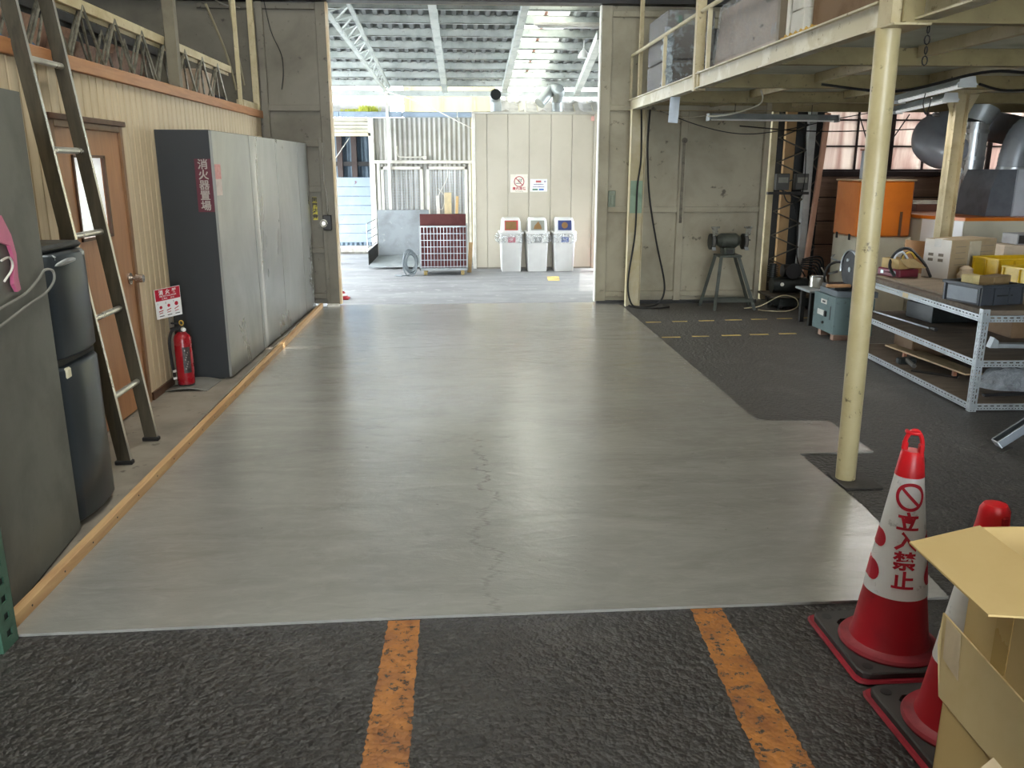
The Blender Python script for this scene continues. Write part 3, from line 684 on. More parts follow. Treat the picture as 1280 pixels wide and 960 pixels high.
# blue boards in the open bay
bb = thing('board_barrier', 'barrier of blue grey horizontal boards inside the shutter bay', 'barrier', (-1.85, 15.3, 0))
for i in range(7):
    mb = MB().box(-2.35, 15.3 + .004 * (i % 2), .19 + i * .163, -1.30, 15.335, .19 + i * .163 + .157, .004); mb.build('board', BLUEBOARD, bb)
MB().box(-2.3, 15.335, 0, -2.22, 15.4, 1.34).box(-1.5, 15.335, 0, -1.42, 15.4, 1.34).build('batten', DARKSTEEL, bb)
solo(MB().box(-2.4, 15.1, 0, -1.3, 15.28, .14, .04), 'broken_kerb', M('broken_concrete', (158, 152, 142), .8, 0, (190, 186, 176), 9, bump=.8, bscale=12), 'low broken concrete kerb in front of the blue grey boards', 'kerb', (-1.85, 15.2, 0))
# mesh gates
gt = thing('mesh_gate', 'pair of white framed wire mesh gates in front of the corrugated shed', 'gate', (-.5, 13.5, 0))
for xa, xb in ((-1.185, -.53), (-.475, .165)):
    fr = MB(); fr.box(xa, 13.48, .12, xa + .045, 13.52, 1.51, .004).box(xb - .045, 13.48, .12, xb, 13.52, 1.51, .004).box(xa, 13.48, 1.465, xb, 13.52, 1.51, .004).box(xa, 13.48, .12, xb, 13.52, .165, .004)
    f = fr.build('gate_leaf', WHITEPAINT, gt)
    wm = MB(); x = xa + .06
    while x < xb - .05: wm.box(x, 13.497, .16, x + .005, 13.502, 1.47); x += .042
    z = .2
    while z < 1.45: wm.box(xa + .04, 13.499, z, xb - .04, 13.504, z + .005); z += .042
    wo = wm.build('wire_mesh', GALV, f); wo['kind'] = 'stuff'
MB().box(-.53, 13.47, .7, -.475, 13.50, .74).cyl((-.52, 13.46, .62), (-.52, 13.46, .78), .025).build('gate_lock', GALVDULL, gt)
MB().box(.185, 13.47, 0, .22, 13.52, 1.56).box(-1.24, 13.47, 0, -1.20, 13.52, 1.56).build('gate_post', WHITEPAINT, gt)
# pipe and conduit on the shed wall
cd = MB().tube(smooth_path([(-.92, 13.58, 1.78), (-.92, 13.57, 1.70), (-.86, 13.57, 1.655), (-.5, 13.57, 1.655)]), .012, 6).cyl((-.93, 13.57, 1.76), (-.93, 13.57, 1.82), .02).box(-.53, 13.55, 1.62, -.47, 13.6, 1.67)
solo(cd, 'wall_conduit', WHITEPAINT, 'thin white conduit bent along the corrugated shed wall', 'conduit', (-.92, 13.57, 1.78))
cable('overhead_cable', [(-1.05, 13.3, 2.6), (-.55, 12.9, 2.43), (.02, 12.5, 2.14), (.24, 12.45, 2.03)], .008, WHITEPAINT, 'white cable swooping from the canopy post down to the panel room')
cable('slack_wire', [(-2.2, 12.8, 1.20), (-1.95, 13.0, 1.45), (-1.62, 13.3, 1.93)], .006, WHITEPAINT, 'white slack wire slanting across the open shutter bay')
hose = [(-.16, 13.42, 1.62), (-.15, 13.42, 1.35), (-.28, 13.40, 1.10), (-.33, 13.42, .92), (-.24, 13.42, .86), (-.20, 13.42, 1.05), (-.30, 13.42, 1.18)]
cable('hanging_wire', hose, .006, WHITEPAINT, 'thin white wire hanging in loops on the right mesh gate')
# steel plate trolley
tt = thing('steel_plate_trolley', 'grey steel trolley with upright plate in front of the mesh gates', 'trolley', (-.87, 13.3, 0))
MB().box(-1.25, 13.36, .10, -.45, 13.38, .855, .003).build('back_plate', M('scuffed_grey_steel', (150, 156, 160), .5, .3, (128, 132, 134), 3, c3=(176, 178, 178), s3=10), tt)
MB().prism([(-1.36, 12.75, .03), (-.52, 12.75, .03), (-.45, 13.36, .14), (-1.25, 13.36, .14)], (0, 0, .015)).build('floor_plate', GALVDULL, tt)
MB().prism([(-1.27, 13.36, .14), (-1.37, 12.9, .05), (-1.37, 12.9, .26), (-1.27, 13.36, .34)], (.01, 0, 0)).build('side_plate', DARKSTEEL, tt)
sm = MB()
for z in (.36, .48, .6, .72): sm.tube([(-1.27, 13.36, z), (-1.38, 12.95, z - .05)], .007, 6)
for t in (0, .5, 1): sm.tube([(-1.27 - .11 * t, 13.36 - .41 * t, .3 - .05 * t), (-1.27 - .11 * t, 13.36 - .41 * t, .72 - .05 * t)], .008, 6)
sm.build('side_rails', GALV, tt)
MB().cyl((-1.2, 13.2, .04), (-1.16, 13.2, .04), .04).cyl((-.55, 13.2, .04), (-.51, 13.2, .04), .04).build('wheels', BLACK, tt)
# wire cage cart with dark red load
cg = thing('wire_cage_cart', 'low wire cage cart holding a dark red board beside the panel room', 'cart', (-.2, 12.1, 0))
wm = MB()
for i in range(15): x = -.53 + i * .0465; wm.box(x, 11.985, .10, x + .006, 11.991, .69)
for i in range(7): z = .12 + i * .093; wm.box(-.54, 11.98, z, .13, 11.986, z + .007)
for i in range(9):
    y = 11.99 + i * .055
    for x in (-.54, .125): wm.box(x, y, .10, x + .006, y + .006, .69)
for i in range(7):
    z = .12 + i * .093
    for x in (-.54, .125): wm.box(x, 11.99, z, x + .006, 12.44, z + .006)
wo = wm.build('wire_mesh', GALV, cg); wo['kind'] = 'stuff'
cf = MB()
for x in (-.55, .12):
    for y in (11.98, 12.43): cf.box(x, y, .07, x + .018, y + .018, .70)
cf.box(-.55, 11.98, .07, .14, 12.45, .10).box(-.55, 11.976, .685, .14, 11.99, .70).build('cage_frame', GALVDULL, cg)
for x, y in ((-.47, 12.03), (.06, 12.03), (-.47, 12.38), (.06, 12.38)): MB().box(x - .025, y - .02, 0, x + .025, y + .02, .07, .008).build('foot', M('yellow_foot', (196, 172, 112), .6), cg)
solo(MB().box(-.535, 12.02, .105, .115, 12.06, .86, .004), 'dark_red_board', M('dark_red_cloth', (96, 44, 42), .7, 0, (80, 36, 36), 4), 'dark red board standing inside the wire cage cart', 'board', (-.2, 12.04, .105))
for i, (x, h, wd_, c) in enumerate(((-.235, 1.12, .045, (236, 232, 222)), (-.135, 1.16, .10, (232, 214, 170)), (-.05, 1.11, .04, (226, 190, 130)))):
    solo(MB(Matrix.Translation((x, 12.2, .11)) @ Matrix.Rotation(.05 * (i - 1), 4, 'Y')).box(-wd_ / 2, 0, 0, wd_ / 2, .03, h - .12, .003), 'offcut_board', M('offcut_%d' % i, c, .6),
         ['thin white offcut standing leftmost in the cage cart', 'wide pale yellow offcut standing in the middle of the cage cart', 'narrow tan offcut standing rightmost in the cage cart'][i], 'board', (x, 12.2, .11), 'offcuts in the cage cart')
co = MB()
for i in range(7):
    r = .09 + .012 * (i % 4); co.tube([Vector((-.68 + .02 * math.sin(i * 2) + r * math.cos(t) * .8, 12.0 + .03 * i * math.cos(i), .17 + r * math.sin(t) * 1.4 + .02 * (i % 3))) for t in [2 * PI * k / 18 for k in range(18)]], .010, 6, True)
co.tube(smooth_path([(-.62, 11.95, .04), (-.75, 11.9, .012), (-.9, 11.95, .012), (-.8, 11.85, .012)]), .010, 6)
solo(co, 'coiled_hose', M('grey_hose', (108, 116, 120), .5), 'tangled grey hose coiled on the ground left of the cage cart', 'hose', (-.62, 12.0, 0))
lp = solo(MB().bar((.16, 12.3, 0), (.19, 12.5, .42), .06, .012), 'leaning_offcut', M('tan_offcut', (176, 146, 104), .6), 'small tan offcut leaning between cage cart and panel room', 'board', (.16, 12.3, 0))

# ---- three recycling bins
def rr(x0, x1, y0, y1, z, r, n=3):
    pts = []
    for cx, cy, a in ((x1 - r, y1 - r, 0), (x0 + r, y1 - r, PI / 2), (x0 + r, y0 + r, PI), (x1 - r, y0 + r, 1.5 * PI)):
        for i in range(n + 1): t = a + PI / 2 * i / n; pts.append((cx + r * math.cos(t), cy + r * math.sin(t), z))
    return pts
def loft(mb, rings, cap=True, sm=True):
    n = len(rings[0]); vs = [p for r in rings for p in r]
    mb.add(vs, [(i * n + k, i * n + (k + 1) % n, (i + 1) * n + (k + 1) % n, (i + 1) * n + k) for i in range(len(rings) - 1) for k in range(n)], sm)
    if cap: mb.add(rings[0], [list(range(n))[::-1]]); mb.add(rings[-1], [list(range(n))])
    return mb
INNER = M('bin_opening', (150, 112, 66), .7)
def make_bin(x, y, label, framecol, kind, bag):
    t = thing('recycling_bin', label, 'bin', (x, y, 0), 'recycling bins in a row')
    h = .15
    loft(MB(), [rr(x - h + .012, x + h - .012, y, y + .34, 0, .02), rr(x - h + .008, x + h - .008, y - .004, y + .345, .02, .03), rr(x - h - .012, x + h + .012, y - .02, y + .36, .56, .03)]).build('bin_body', WHITE, t)
    loft(MB(), [rr(x - h - .03, x + h + .03, y - .035, y + .375, .555, .03), rr(x - h - .03, x + h + .03, y - .035, y + .375, .58, .03)]).build('bin_rim', WHITE, t)
    lid = loft(MB(), [rr(x - h + .003, x + h - .003, y - .01, y + .35, .58, .035), rr(x - h + .012, x + h - .012, y + .012, y + .345, .73, .035), rr(x - h + .03, x + h - .03, y + .035, y + .33, .775, .035)]).build('lid', WHITE, t)
    ph = Vector((0, .022, .15)).normalized()
    def pt(u, v, d=0): return Vector((x + u, y - .013 - d, .588)) + ph * v
    fm = MB(); ow = .098; fm.prism([pt(-ow, .018), pt(ow, .018), pt(ow, .158), pt(-ow, .158)], (0, -.006, 0)); fm.build('opening_frame', M('bin_frame_' + kind, framecol, .4), lid)
    im = MB()
    if kind == 'square': im.prism([pt(-.085, .03, .007), pt(.072, .03, .007), pt(.072, .145, .007), pt(-.085, .145, .007)], (0, -.002, 0))
    elif kind == 'triangle': im.prism([pt(-.06, .035, .007), pt(.06, .035, .007), pt(.05, .08, .007), pt(0.01, .145, .007), (pt(-.045, .085, .007))], (0, -.002, 0))
    else: im.prism([pt(.0 + .046 * math.cos(a), .088 + .046 * math.sin(a), .007) for a in [2 * PI * i / 20 for i in range(20)]], (0, -.002, 0))
    im.build('opening', INNER, lid)
    st = {'square': (196, 90, 112), 'triangle': (140, 142, 144), 'round': (58, 84, 158)}[kind]
    yb = y - .018
    MB().box(x - .05, yb - .003, .43, x + .06, yb + .002, .505).build('sticker', M('sticker_' + kind, st, .4), t)
    MB().text({'square': '燃', 'triangle': '缶', 'round': 'PET'}[kind], (x + .005, yb - .0036, .467), (1, 0, 0), (0, 0, 1), .05 if kind != 'round' else .034, .02).build('sticker_print', WHITE, t)
    MB().box(x - .045, yb - .01, .525, x + .045, yb, .55, .004).build('handle', WHITE, t)
    if bag:
        rings = []
        for z, g in ((.556, .034), (.54, .040), (.51, .05), (.47, .052), (.43, .038), (.42, .024)):
            ring = rr(x - h - g * (1.5 if bag > 1 else .4), x + h + g * (.4 if bag > 1 else 1.2 * min(1, bag)), y - .02 - g * .5, y + .355 + g * .2, z, .05, 5)
            rings.append([(a + random.uniform(-.008, .008), b + random.uniform(-.008, .008), c + random.uniform(-.012, .012)) for a, b, c in ring])
        loft(MB(), rings, False).build('bin_bag', BAG, t, angle=3)
    return t
make_bin(.783, 12.345, 'left white recycling bin with red framed square opening', (206, 70, 72), 'square', 2)
make_bin(1.169, 12.345, 'middle white recycling bin with grey framed triangular opening', (150, 152, 140), 'triangle', 1)
make_bin(1.568, 12.345, 'right white recycling bin with blue framed round opening', (52, 66, 122), 'round', .6)
fc = thing('striped_cone', 'red and white striped cone peeping past the left door edge', 'traffic cone', (-1.38, 9.85, 0))
for i in range(4):
    z0 = .012 + i * .027; r0 = .085 - i * .018
    MB().cyl((-1.38, 9.85, z0), (-1.38, 9.85, z0 + .027), r0, r0 - .018, 20).build('cone_band', REDCONE if i % 2 == 0 else WHITE, fc)
MB().box(-1.47, 9.76, 0, -1.29, 9.94, .012).build('cone_base', REDCONE, fc)

# ================================================================ LEFT SIDE
# ---- long steel cabinet with charcoal end
cbn = thing('steel_cabinet', 'long steel cabinet with charcoal end and bare metal front along the panelled wall', 'cabinet', (-1.84, 7.6, 0))
fx = lambda y: -1.655 + (y - 5.99) * .0255
MB().prism([(-2.03, 5.99, .02), (fx(5.99) - .018, 5.99, .02), (fx(9.2) - .018, 9.2, .02), (-2.03, 9.2, .02)], (0, 0, 1.725)).build('body', CABDARK, cbn)
cy = [5.985, 6.93, 7.80, 8.72, 9.215]
for i in range(4):
    a, b = cy[i] + .008, cy[i + 1] - .008
    MB().prism([(fx(a) - .018, a, .025), (fx(a), a, .025), (fx(b), b, .025), (fx(b) - .018, b, .025)], (0, 0, 1.715)).build('door', CABFRONT, cbn)
MB().prism([(-2.0, 6.0, 0), (fx(6) - .06, 6.0, 0), (fx(9.19) - .06, 9.19, 0), (-2.0, 9.19, 0)], (0, 0, .02)).build('plinth', BLACK, cbn)
cs = thing('fire_point_sign', 'dark red vertical sign with grey characters on the charcoal cabinet end', 'sign', (-1.73, 5.98, 1.2))
MB().box(-1.782, 5.982, 1.20, -1.672, 5.989, 1.555).build('board', SIGNRED, cs)
m = MB()
for i, c in enumerate('消火器置場'): m.text(c, (-1.727, 5.9812, 1.515 - i * .069), (1, 0, 0), (0, 0, 1), .070, .022)
m.build('lettering', TEXTG, cs)
st = thing('faded_sticker', 'small faded pink and white sticker on the metal cabinet front', 'sticker', (-1.64, 6.07, 1.32))
MB().prism([(fx(6.0) + .0015, 6.0, 1.42), (fx(6.13) + .0015, 6.13, 1.42), (fx(6.13) + .0015, 6.13, 1.52), (fx(6.0) + .0015, 6.0, 1.52)], (.001, 0, 0)).build('pink_field', M('faded_pink', (216, 150, 144), .5, 0, (204, 128, 124), 30), st)
MB().prism([(fx(6.0) + .0015, 6.0, 1.31), (fx(6.13) + .0015, 6.13, 1.31), (fx(6.13) + .0015, 6.13, 1.42), (fx(6.0) + .0015, 6.0, 1.42)], (.001, 0, 0)).build('pale_field', M('faded_white', (206, 190, 182), .5, 0, (196, 172, 166), 30), st)
# ---- formwork along the screed edge
ws = thing('edge_board', 'long raw pine edge board along the left side of the new screed', 'board', (-1.515, 5.9, 0))
for a, b in ((2.545, 5.30), (5.303, 9.20)): MB().box(-1.53, a, 0, -1.494, b, .052, .002).build('board_length', PINE, ws)
nl = MB()
for i in range(26): y = 2.7 + i * .25; nl.cyl((-1.4945, y, .03), (-1.4925, y, .03), .004, None, 6)
o = nl.build('nail_heads', DARKSTEEL, ws); o['kind'] = 'stuff'
solo(MB().box(-1.565, 3.0, .008, -1.534, 9.15, .011).box(-1.537, 4.6, .008, -1.534, 8.0, .056), 'edge_angle', ALU, 'thin bright metal angle strip behind the pine edge board', 'strip', (-1.55, 6, .008))

# ---- olive grey locker at the frame edge, rubber-dark gap and green rack post
nc = thing('grey_locker', 'tall olive grey steel locker at the left edge beside the fridge', 'locker', (-1.78, 3.0, 0))
fp = [(-1.550, 2.69), (-1.613, 3.365), (-2.0, 3.33), (-1.94, 2.655)]
MB().prism([(x, y, .02) for x, y in fp], (0, 0, 1.75)).build('body', CABGREY, nc)
MB().prism([(-1.56, 2.72, 0), (-1.62, 3.34, 0), (-1.98, 3.31, 0), (-1.93, 2.69, 0)], (0, 0, .02)).build('plinth', BLACK, nc)
d = Vector((fp[1][0] - fp[0][0], fp[1][1] - fp[0][1], 0)).normalized(); nrm = Vector((d.y, -d.x, 0))
LP = lambda t, z, o: Vector((fp[0][0], fp[0][1], 0)) + d * t + nrm * o + Vector((0, 0, z))
solo(MB().box(-1.60, 2.535, 0, -1.555, 2.635, 1.9, .004), 'dark_post', BLACK, 'black post in the dark gap at the left frame edge', 'post', (-1.58, 2.58, 0))
gp = thing('green_rack_post', 'green perforated rack post at the bottom left corner', 'post', (-1.5, 2.45, 0))
mb = MB(); GP = M('green_rack_paint', (64, 96, 78), .45, 0, (50, 78, 62), 10)
for i in range(14):
    z = i * .06; mb.box(-1.468, 2.45, z, -1.463, 2.478, z + .06).box(-1.468, 2.508, z, -1.463, 2.536, z + .06).box(-1.468, 2.478, z, -1.463, 2.508, z + .035)
mb.box(-1.53, 2.445, 0, -1.463, 2.45, .84)
mb.build('channel', GP, gp); MB().box(-1.525, 2.451, 0, -1.470, 2.533, .84).build('core', BLACK, gp)
pk = thing('pink_holder', 'pink plastic holder with wire loop hanging on the grey locker', 'holder', tuple(LP(.36, 1.2, .01)))
ol = [(.0, 1.33), (.10, 1.335), (.33, 1.34), (.385, 1.27), (.405, 1.20), (.392, 1.12), (.40, 1.075), (.37, 1.07), (.345, 1.10), (.352, 1.13), (.375, 1.165), (.378, 1.20), (.36, 1.235), (.30, 1.25), (.1, 1.25), (0, 1.25)]
MB().prism([LP(t, z, .004) for t, z in ol], nrm * .012).build('holder_body', PINK, pk)
MB().tube([LP(t, z, .014) for t, z in smooth_path([(0.28, 1.19, 0), (.34, 1.195, 0), (.365, 1.175, 0), (.35, 1.15, 0), (.28, 1.12, 0)], 5) for t, z in [(t, z)]] if False else [LP(p.x, p.y, .014) for p in smooth_path([(.28, 1.19, 0), (.34, 1.195, 0), (.365, 1.175, 0), (.35, 1.15, 0), (.28, 1.12, 0)], 5)], .004, 6).build('wire_loop', WHITEPAINT, pk)
cable('grey_power_cord', [LP(.15, 1.03, .012), LP(.30, 1.04, .012), LP(.45, 1.055, .012), LP(.58, 1.09, .012), LP(.64, 1.115, .014), LP(.675, 1.11, .03), LP(.676, 1.07, .03), LP(.62, 1.03, .014), LP(.45, 1.01, .012), LP(.15, .97, .012)], .005, GREYCABLE, 'grey power cord looped across the grey locker towards the fridge')

# ---- fridge
fr = thing('fridge', 'charcoal two door fridge between the grey locker and the ladder', 'fridge', (-1.8, 3.58, 0))
MB().box(-2.02, 3.40, .02, -1.665, 3.775, 1.175, .012).build('cabinet', FRIDGETOP, fr)
MB().box(-2.025, 3.385, 1.165, -1.64, 3.785, 1.195, .012).build('top_cover', FRIDGETOP, fr)
def fdoor(z0, z1):
    ya, yb = 3.388, 3.782; mb = MB(); cols = []; n = 14
    for i in range(n + 1):
        t = i / n; y = ya + (yb - ya) * t; x = -1.628 + .026 * (1 - (2 * t - 1) ** 2) - (.018 if i in (0, n) else 0); cols.append((x, y))
    vs = []
    for x, y in cols: vs += [(-1.668, y, z0), (x - .012, y, z0), (x, y, z0 + .014), (x, y, z1 - .014), (x - .012, y, z1), (-1.668, y, z1)]
    mb.add(vs, [(6 * i + k, 6 * i + (k + 1) % 6, 6 * (i + 1) + (k + 1) % 6, 6 * (i + 1) + k) for i in range(n) for k in range(6)], True)
    mb.add(vs[:6], [list(range(6))]); mb.add(vs[-6:], [list(range(6))]); return mb
up_ = fdoor(.735, 1.162).build('upper_door', FRIDGE, fr, angle=.9)
fdoor(.03, .705).build('lower_door', FRIDGE, fr, angle=.9)
MB().box(-1.665, 3.40, .700, -1.64, 3.77, .740).build('door_gap', BLACK, fr)
MB().tube([(-1.628 + .026 * (1 - (2 * t - 1) ** 2) + .004, 3.388 + .394 * t, 1.118 + .012 * math.cos((t - .5) * 5)) for t in [.16 + .4 * i / 10 for i in range(11)]], [.003, .008, .010, .011, .012, .012, .012, .011, .010, .008, .003], 8).build('handle', GALV, up_)
MB().box(-1.645, 3.45, 1.128, -1.612, 3.74, 1.16, .01).build('chrome_trim', GALV, up_)
MB().box(-1.628, 3.43, .655, -1.610, 3.47, .70, .006).build('door_clip', M('beige_clip', (214, 206, 178), .5), fr)

# ---- ladder
la = thing('aluminium_ladder', 'tall dirty aluminium ladder leaning against the panelled room', 'ladder', (-1.75, 4.39, 0))
dx = -.1165
for y in (4.19, 4.58):
    a = Vector((-1.742, y, 0.005)); b = Vector((-1.742 + dx * 2.95, y, 2.95))
    mb = MB().bar(a, b, .007, .066, (1, 0, 0)); st_ = mb.build('stile', LADDERSIDE, la)
    for s_ in (-.031, .031):
        o_ = Vector((s_, 0.011 if y > 4.4 else .011, 0)); MB().bar(a + o_, b + o_, .022, .006, (1, 0, 0)).build('stile_flange', ALU, st_)
    MB().box(-1.79, y - .012, 0.008, -1.70, y + .026, .03, .004).build('foot', BLACK, la)
for i in range(7):
    z = .354 + .4088 * i; x = -1.742 + dx * z
    MB().cyl((x, 4.19, z), (x, 4.583, z), .0155, None, 12).build('rung', ALU, la)

# ---- fire extinguisher, stand and sign
ex = thing('fire_extinguisher', 'red fire extinguisher standing before the charcoal cabinet end', 'extinguisher', (-1.90, 5.74, .035))
c = (-1.90, 5.74, 0)
MB().lathe([(.052, .042), (.058, .05), (.058, .36), (.05, .385), (.03, .402), (.022, .41)], c, 28).build('cylinder', M('extinguisher_red', (150, 18, 30), .3), ex)
MB().lathe([(.055, .036), (.056, .05), (.0, .05)], c, 24).build('foot_ring', BLACK, ex)
MB().cyl((-1.90, 5.74, .405), (-1.90, 5.74, .445), .018, None, 12).bar((-1.90, 5.74, .45), (-1.96, 5.70, .435), .02, .012).bar((-1.90, 5.74, .465), (-1.955, 5.705, .475), .02, .01).build('valve', BLACK, ex)
MB().cyl((-1.885, 5.72, .43), (-1.87, 5.70, .43), .014, None, 10).build('gauge', WHITE, ex)
MB().tube(arc((-1.888, 5.715, .475), .016, 0, 2 * PI, 16, (.95, -.3, 0), (0, 0, 1))[:-1], .004, 6, True).build('safety_pin', M('yellow_pin', (206, 168, 70), .4), ex)
MB().tube(smooth_path([(-1.905, 5.735, .43), (-1.955, 5.715, .42), (-1.975, 5.70, .34), (-1.972, 5.70, .2), (-1.962, 5.70, .09)]), .010, 8).build('hose', BLACK, ex)
MB().cyl((-1.962, 5.70, .15), (-1.96, 5.70, .135), .0125, None, 10).cyl((-1.962, 5.70, .10), (-1.96, 5.70, .085), .0125, None, 10).build('hose_band', WHITE, ex)
def wrapc(mb, cx, cy, r, a0, a1, z0, z1, n=8, eps=.0012):
    R = r + eps; vs = []
    for i in range(n + 1):
        a = a0 + (a1 - a0) * i / n
        for z in (z0, z1): vs.append((cx + R * math.cos(a), cy + R * math.sin(a), z))
    return mb.add(vs, [(2 * i, 2 * i + 2, 2 * i + 3, 2 * i + 1) for i in range(n)], True)
ang = math.atan2(-5.74, 1.90)
lb = wrapc(MB(), c[0], c[1], .058, ang - .15, ang + .75, .13, .31).build('label', M('extinguisher_label', (52, 44, 44), .5, 0, (90, 84, 80), 50), ex)
m = MB()
for i in range(9): a = ang + .05 + .1 * (i % 4); wrapc(m, c[0], c[1], .0585, a, a + .12, .155 + i * .016, .165 + i * .016, 3)
m.build('label_print', TEXTG, lb)
sd = thing('extinguisher_stand', 'grey curved floor stand with post under the red fire extinguisher', 'stand', (-1.92, 5.8, 0))
mb = MB(); n = 10; vs = []
for i in range(n + 1):
    t = i / n; x = -2.03 + .29 * t; h = .012 + .022 * math.sin(PI * t)
    vs += [(x, 5.64 + .02 * t, h - .008), (x, 5.64 + .02 * t, h), (x + .02, 5.965, h), (x + .02, 5.965, h - .008)]
mb.add(vs, [(4 * i + k, 4 * i + (k + 1) % 4, 4 * (i + 1) + (k + 1) % 4, 4 * (i + 1) + k) for i in range(n) for k in range(4)]); mb.add(vs[:4], [(0, 1, 2, 3)]); mb.add(vs[-4:], [(0, 1, 2, 3)])
mb.build('stand_plate', M('stand_grey', (120, 118, 112), .5), sd)
MB().bar((-1.985, 5.80, .01), (-1.985, 5.80, .56), .028, .008, (0, 1, 0)).build('post', M('stand_post', (136, 130, 118), .5), sd)
es = thing('extinguisher_sign', 'white sign with red header on the post behind the extinguisher', 'sign', (-1.95, 5.7, .52))
Lp = Vector((-2.012, 5.62, .515)); rv = Vector((.118, .155, .012)).normalized(); uv = Vector((-.01, .0, 1)).normalized(); nv = rv.cross(uv).normalized(); W, H = .193, .198
SP = lambda u, v, o=0: Lp + rv * u + uv * v + nv * o
MB().prism([SP(0, 0), SP(W, 0), SP(W, H), SP(0, H)], nv * .004).build('board', WHITE, es)
MB().prism([SP(.003, .118, .0045), SP(W - .003, .118, .0045), SP(W - .003, H - .003, .0045), SP(.003, H - .003, .0045)], nv * .0005).build('header', SIGNRED2, es)
m = MB()
for i, ch in enumerate('消火器'): m.text(ch, SP(.046 + .05 * i, .170, .0056), rv, uv, .034, .03)
m.text('FIRE EXTINGUISHER', SP(W / 2, .146, .0056), rv, uv, .0145, .01); m.text('使用法', SP(.07, .129, .0056), rv, uv, .014, .01); m.text('(粉末)', SP(.13, .129, .0056), rv, uv, .012, 0)
m.build('header_lettering', WHITE, es)
m = MB()
for k, u in enumerate((.036, .096, .155)):
    m.disc(SP(u, .075 + .004 * k, .0048), rv, uv, .011 if k < 2 else .014); m.prism([SP(u - .018, .045, .0046), SP(u + .016, .05 + .004 * k, .0046), SP(u + .016, .056 + .004 * k, .0046), SP(u - .018, .051, .0046)], nv * .0003)
    m.prism([SP(u - .016, .032, .0046), SP(u + .012, .036, .0046), SP(u + .012, .041, .0046), SP(u - .016, .037, .0046)], nv * .0003)
o = m.build('pictograms', SIGNRED2, es); o['kind'] = 'stuff'
m = MB()
for k, t_ in enumerate(('1', '2', '3')): m.text(t_, SP(.015 + .06 * k, .100, .0048), rv, uv, .016, .02)
for k in range(3): m.box(0, 0, 0, 0.00001, .00001, .00001) if False else m.prism([SP(.02 + .06 * k, .014, .0046), SP(.055 + .06 * k, .014, .0046), SP(.055 + .06 * k, .019, .0046), SP(.02 + .06 * k, .019, .0046)], nv * .0003)
o = m.build('small_print', TEXTD, es); o['kind'] = 'stuff'

# ---- lattice girders, posts and stored things on top of the panelled room
def girder(name, x, y0, y1, zb, zt_, pitch, label, flat=True):
    t = thing(name, label, 'girder', (x, (y0 + y1) / 2, zb))
    MB().box(x - .03, y0, zt_ - .06, x + .004, y1, zt_, .002).box(x - .03, y0, zt_ - .085, x - .025, y1, zt_ - .055).build('top_chord', CREAM if flat else DARKSTEEL, t)
    MB().box(x - .035, y0, zb, x + .004, y1, zb + .012).build('bottom_chord', CREAM if flat else DARKSTEEL, t)
    n = int((y1 - y0) / pitch); RD = M('girder_rod', (140, 136, 122), .4, .5, (92, 88, 76), 20)
    for i in range(n):
        y = y0 + i * pitch
        MB().tube([(x, y, zb + .015), (x, y + pitch * .5, zt_ - .03)], .010, 6).build('web_rod', RD, t)
        MB().tube([(x, y + pitch * .5, zt_ - .03), (x, y + pitch, zb + .015)], .010, 6).build('web_rod', RD, t)
        if flat: MB().tube([(x - .05, y + pitch * .12, zb + .015), (x - .02, y + pitch * .5, zt_ - .03)], .008, 6).build('web_rod', RD, t); MB().tube([(x - .02, y + pitch * .5, zt_ - .03), (x - .05, y + pitch * .88, zb + .015)], .008, 6).build('web_rod', RD, t)
    return t
girder('lattice_girder', -2.115, 3.2, 8.50, 2.07, 2.42, .46, 'front lattice girder with cream top chord above the panelled room')
girder('lattice_girder', -2.48, 3.3, 8.40, 2.07, 2.46, .42, 'rear dark lattice girder behind the cream topped one', False)
solo(MB().box(-2.10, 6.61, 2.07, -2.02, 6.69, 4.9, .004), 'steel_post', M('grimy_post', (112, 104, 84), .6, 0, (86, 78, 62), 4), 'grimy square post rising in front of the lattice girder', 'post', (-2.05, 6.65, 2.07))
solo(MB().box(-2.075, 8.53, 2.07, -2.04, 8.565, 4.9, .003), 'cream_upright', CREAM, 'thin cream upright at the far end of the lattice girder', 'post', (-2.05, 8.55, 2.07))
solo(MB().box(-2.08, 9.17, 2.07, -2.02, 9.22, 4.9, .003).box(-2.03, 9.14, 2.07, -2.01, 9.17, 2.9), 'corner_upright', CREAM, 'cream corner upright where panelled room meets the left door', 'post', (-2.05, 9.2, 2.07))
solo(MB().box(-2.10, 8.56, 2.07, -2.03, 9.17, 2.13, .003), 'cream_sill', CREAM, 'short cream sill between the two far left uprights', 'sill', (-2.06, 8.9, 2.07))
solo(MB().tube(smooth_path([(-2.35, 8.7, 3.0), (-2.25, 8.9, 2.6), (-2.2, 9.0, 2.25)]), .012, 6).tube(smooth_path([(-2.20, 8.95, 3.2), (-2.17, 9.0, 2.7), (-2.13, 9.05, 2.3)]), .010, 6), 'slanting_rods', M('rod_cream', (150, 140, 112), .5), 'thin slanting rods beside the far left corner upright', 'rod', (-2.2, 8.9, 2.25))
cable('door_side_cable', [(-1.93, 9.26, 3.2), (-1.87, 9.25, 2.85), (-1.78, 9.25, 2.62), (-1.77, 9.25, 2.45), (-1.80, 9.26, 2.28)], .005, BLACKCABLE, 'thin black cable hanging on the upper left door leaf')
cable('bead_chain', [(-2.6, 9.2, 3.3), (-2.35, 9.2, 3.10), (-2.15, 9.2, 3.05)], .008, M('bead_chain', (150, 146, 134), .4, .4), 'pale bead chain sagging near the ceiling on the left', 'chain')
